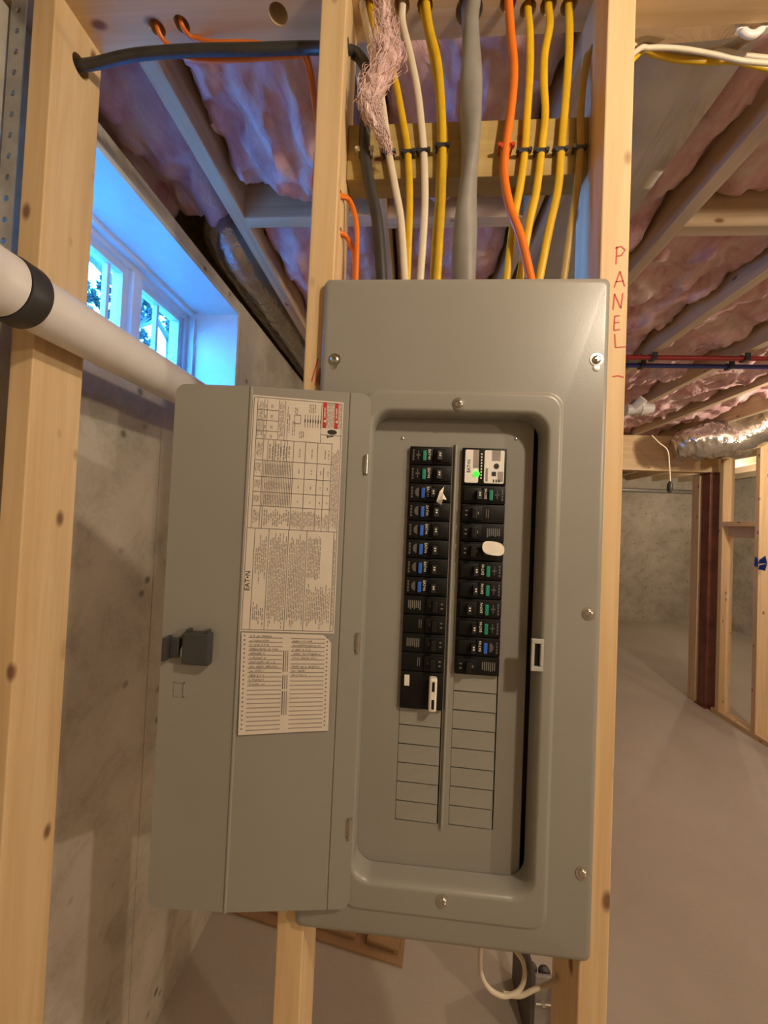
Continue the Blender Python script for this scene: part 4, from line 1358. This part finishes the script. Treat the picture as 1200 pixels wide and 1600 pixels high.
# red and blue water pipes across the joists
for nm, c0, c1, y, z, mat in (('red', (0.9482, 1.3700, 2.3111), (1.5622, 1.3700, 2.3029), 1.37, 2.312, plain('red_pex', (0.32, 0.02, 0.02, 1), 0.35)), ('blue', (0.9971, 1.4600, 2.3053), (1.6398, 1.4600, 2.3010), 1.46, 2.3105, plain('blue_pex', (0.03, 0.04, 0.20, 1), 0.35))):
    pp = thing('water_pipe', (1.5, y, z - 0.011), nm + ' plastic water pipe clipped across the undersides of the joists', 'pipe', 'plastic water pipes')
    obj('pipe_run', MB().tube([(-0.10, y, z), (0.6, y, z - 0.001), (1.4, y, z - 0.002), (2.0, y, z), (2.6, y, z - 0.002), (3.4, y, z)], 0.011, 0.011, n=12, ref=(0, 0, 1), smooth=6), mat, pp, smooth=50)
    for k in (4, 5, 6, 7):
        x = -0.612 + 0.411 * k + 0.019
        cl = MB().bbox(x - 0.011, x + 0.011, y - 0.019, y + 0.019, z - 0.016, z - 0.010, 0.002).bbox(x - 0.011, x + 0.011, y - 0.019, y - 0.012, z - 0.012, ZJ - 0.0005, 0.001).bbox(x - 0.011, x + 0.011, y + 0.012, y + 0.019, z - 0.012, ZJ - 0.0005, 0.001)
        obj('pipe_clip', cl, M_stp, pp)

# white branch fitting
a, b = (1.1856, 1.8500, 2.2046), (1.3348, 1.8500, 2.2155)
ft = MB().cyl(a, b, 0.030, n=20).cyl((1.2659, 1.8500, 2.2102), (1.3095, 1.8500, 2.2126), 0.036, n=20).cyl((1.2222, 1.8500, 2.2054), (1.2578, 1.8000, 2.2554), 0.026, n=20).cyl((1.3095, 1.8500, 2.2111), (1.3349, 1.8500, 2.2116), 0.030, 0.022, n=20)
obj('pipe_fitting', ft, M_pvc, None, smooth=40, label='white plastic branch pipe fitting beside the right stud under the insulation', cat='pipe fitting')

# flexible duct
fx = [Vector(p) for p in ((2.0026, 2.7000, 2.1513), (2.1103, 2.6600, 2.1925), (2.2237, 2.6200, 2.2075), (2.3629, 2.5600, 2.2231), (2.5187, 2.4800, 2.3233), (2.7227, 2.4200, 2.3818), (2.9954, 2.3600, 2.4155))]
f2 = MB().tube(fx, 0.135, 0.135, n=48, ref=(0, 0, 1), smooth=30, radii=[0.62, 0.95, 1.05, 1.08, 1.05, 1.0, 1.0])
wrinkle(f2, 0.018, 9)
wrinkle(f2, 0.006, 32)
obj('flexible_duct', f2, foil('mylar_sleeve', (0.66, 0.63, 0.58, 1), 0.14, 0.35, 16.0), None, smooth=60, label='crinkled silver flexible duct hanging under the beam at the right', cat='duct', group='silver ducts')
cd = [(1.7279, 2.5200, 2.2168), (1.7850, 2.5200, 2.1597), (1.8465, 2.5200, 2.1029), (1.8635, 2.5200, 1.9769), (1.8707, 2.5200, 1.8703)]
pc = thing('pull_cord', cd[-1], 'thin pale cord with a dark knob hanging in front of the doorway beam', 'cord')
obj('string', MB().tube(cd, 0.005, 0.005, n=6, smooth=5), M_crm, pc, smooth=50)
cb = cd[-1]
obj('knob', MB().lathe([(0.006, 0.0), (0.018, -0.02), (0.020, -0.06), (0.012, -0.085)], cb, 'Z', 12), M_blk, pc, smooth=50)

# conduit on the far wall, steel column
a, b = (3.2866, 6.1500, 2.1754), (4.6225, 6.1500, 2.1822)
obj('wall_conduit', MB().cyl((a[0], 6.165, 2.17), (b[0] + 0.1, 6.165, 2.17), 0.034, n=16), M_galv, None, smooth=40, label='horizontal grey conduit on the far concrete wall seen through the doorway', cat='conduit')
M_rust = plain('red_oxide_paint', (0.17, 0.055, 0.035, 1), 0.5, var=0.35, vscale=9)
col_ = thing('steel_column', (2.54, 3.03, 0), 'red-brown painted steel column at the doorway', 'column')
obj('shaft', MB().bbox(2.495, 2.585, 2.985, 3.075, 0.012, 2.008, 0.005), M_rust, col_)
obj('base_plate', MB().box(2.480, 2.600, 2.970, 3.090, 0.0, 0.012), M_rust, col_)
obj('cap_plate', MB().box(2.480, 2.600, 2.970, 3.090, 2.008, 2.0198), M_rust, col_)
tpq = (2.4995, 2.4601, 1.2907)
tq = MB()
for sx in (-1, 1):
    y, z = tpq[1] - 0.01, tpq[2]
    tq.add([(2.4975, y + 0.06, z - 0.03 + 0.02 * sx), (2.4985, y + 0.005, z + 0.055 * sx), (2.4985, y - 0.01, z), (2.495, y + 0.05, z + 0.02 * sx)], [(0, 1, 2), (0, 2, 3), (0, 1, 3)])
obj('painters_tape', MB().hexa([(2.4988, 2.512, tpq[2] - 0.035), (2.4988, 2.546, tpq[2] - 0.030), (2.4998, 2.546, tpq[2] - 0.030), (2.4998, 2.512, tpq[2] - 0.035),
     (2.4988, 2.515, tpq[2] + 0.030), (2.4988, 2.540, tpq[2] + 0.040), (2.4998, 2.540, tpq[2] + 0.040), (2.4998, 2.515, tpq[2] + 0.030)]).add(tq.v, tq.f),
    plain('blue_tape', (0.01, 0.05, 0.36, 1), 0.5), None, label='scrap of blue painters tape on the right framing stud', cat='tape')

# ------------------------------------------------------------------ floor: cardboard, wire loop, metal stand
M_card = plain('cardboard', (0.36, 0.21, 0.10, 1), 0.85, var=0.12, vscale=14)
M_cardE = plain('cardboard_edge', (0.20, 0.11, 0.05, 1), 0.9)
cbx = thing('cardboard_box', (-0.34, 0.95, 0), 'flattened brown cardboard box on the floor under the panel', 'box')
q = [(-0.725, 0.90), (-0.03, 0.785), (0.0, 1.12), (-0.69, 1.22)]
obj('lower_sheet', MB().hexa([(x, y, 0.001) for x, y in q] + [(x, y, 0.008) for x, y in q]), M_card, cbx)
q2 = [(-0.70, 0.935), (-0.20, 0.845), (-0.16, 1.12), (-0.66, 1.20)]
obj('upper_sheet', MB().hexa([(x, y, 0.010) for x, y in q2] + [(x, y, 0.020 + 0.03 * (i > 1)) for i, (x, y) in enumerate(q2)]), M_card, cbx)
obj('flap', MB().hexa([(-0.155, 0.835, 0.010), (-0.045, 0.815, 0.010), (-0.03, 0.90, 0.014), (-0.14, 0.92, 0.014), (-0.155, 0.835, 0.030), (-0.045, 0.815, 0.024), (-0.03, 0.90, 0.024), (-0.14, 0.92, 0.030)]), M_card, cbx)
obj('corrugated_edge', MB().hexa([(-0.1535, 0.8325, 0.012), (-0.060, 0.8155, 0.012), (-0.060, 0.818, 0.012), (-0.1535, 0.835, 0.012), (-0.1535, 0.8325, 0.020), (-0.060, 0.8155, 0.018), (-0.060, 0.818, 0.018), (-0.1535, 0.835, 0.020)]), M_cardE, cbx)

cable('white wire hanging in a loop below the right end of the panel',
      [(0.0683, 0.0600, 0.8720), (0.0664, 0.0550, 0.8499), (0.0693, 0.0520, 0.8311), (0.0802, 0.0500, 0.8169), (0.0985, 0.0500, 0.8095), (0.1168, 0.0520, 0.8131), (0.1275, 0.0560, 0.8205), (0.1317, 0.0600, 0.8344), (0.1294, 0.0660, 0.8455), (0.1152, 0.0700, 0.8597)], M_crm, 0.0032, 0.0032, name='wire_loop', group='loose wires below the panel')
cable('white wire running from the loop below the panel to the right stud',
      [(0.1014, 0.0580, 0.8039), (0.1256, 0.0600, 0.8011), (0.1474, 0.0640, 0.8082), (0.1745, 0.0720, 0.8124), (0.1845, 0.082, (0.1985, 0.0800, 0.8145)[2])], M_crm, 0.0032, 0.0032, name='wire_tail', group='loose wires below the panel')

ms = thing('metal_stand', (0.40, 0.75, 0), 'grey metal channel with a thin steel rod on the floor beside the right stud', 'metal channel')
M_alu = plain('dull_aluminium', (0.34, 0.31, 0.29, 1), 0.5, metal=0.3, var=0.1)
A = (0.3413, 0.6200, 0.0377)
B = (0.3864, 0.6200, 0.2138)
x0, x1 = A[0], (0.4217, 0.6200, 0.0925)[0]
ztop = B[2]
obj('face_plate', MB().bbox(x0, x1 + 0.02, 0.62, 0.63, 0.0, ztop, 0.003), M_alu, ms)
obj('side_plate', MB().bbox(x0 - 0.012, x0 - 0.0005, 0.62, 0.80, 0.0, ztop + 0.01, 0.002), plain('dark_metal', (0.075, 0.060, 0.058, 1), 0.5), ms)
obj('inner_plate', MB().bbox(x0 + 0.055, x0 + 0.066, 0.600, 0.6195, 0.0, ztop - 0.02, 0.002), plain('dark_metal', (0.075, 0.060, 0.058, 1), 0.5), ms)
rz = (0.3604, 0.6000, 0.1611)[2]
rd_ = MB().cyl((x0 - 0.003, 0.60, rz), (x0 + 0.073, 0.60, rz + 0.003), 0.004, n=12).cyl((x0 + 0.012, 0.60, rz), (x0 + 0.022, 0.60, rz), 0.0075, n=6).cyl((x0 + 0.066, 0.60, rz + 0.003), (x0 + 0.073, 0.60, rz + 0.003), 0.009, n=6)
obj('rod', rd_, M_steel, ms, smooth=30)
for p in ((0.3403, 0.6400, 0.1956), (0.3781, 0.6400, 0.1897)):
    obj('clip', MB().lathe([(0.016, 0.0), (0.018, -0.008), (0.012, -0.016)], (p[0], 0.66, p[2]), 'Y', 12), plain('dark_metal', (0.075, 0.060, 0.058, 1), 0.5), ms, smooth=40)
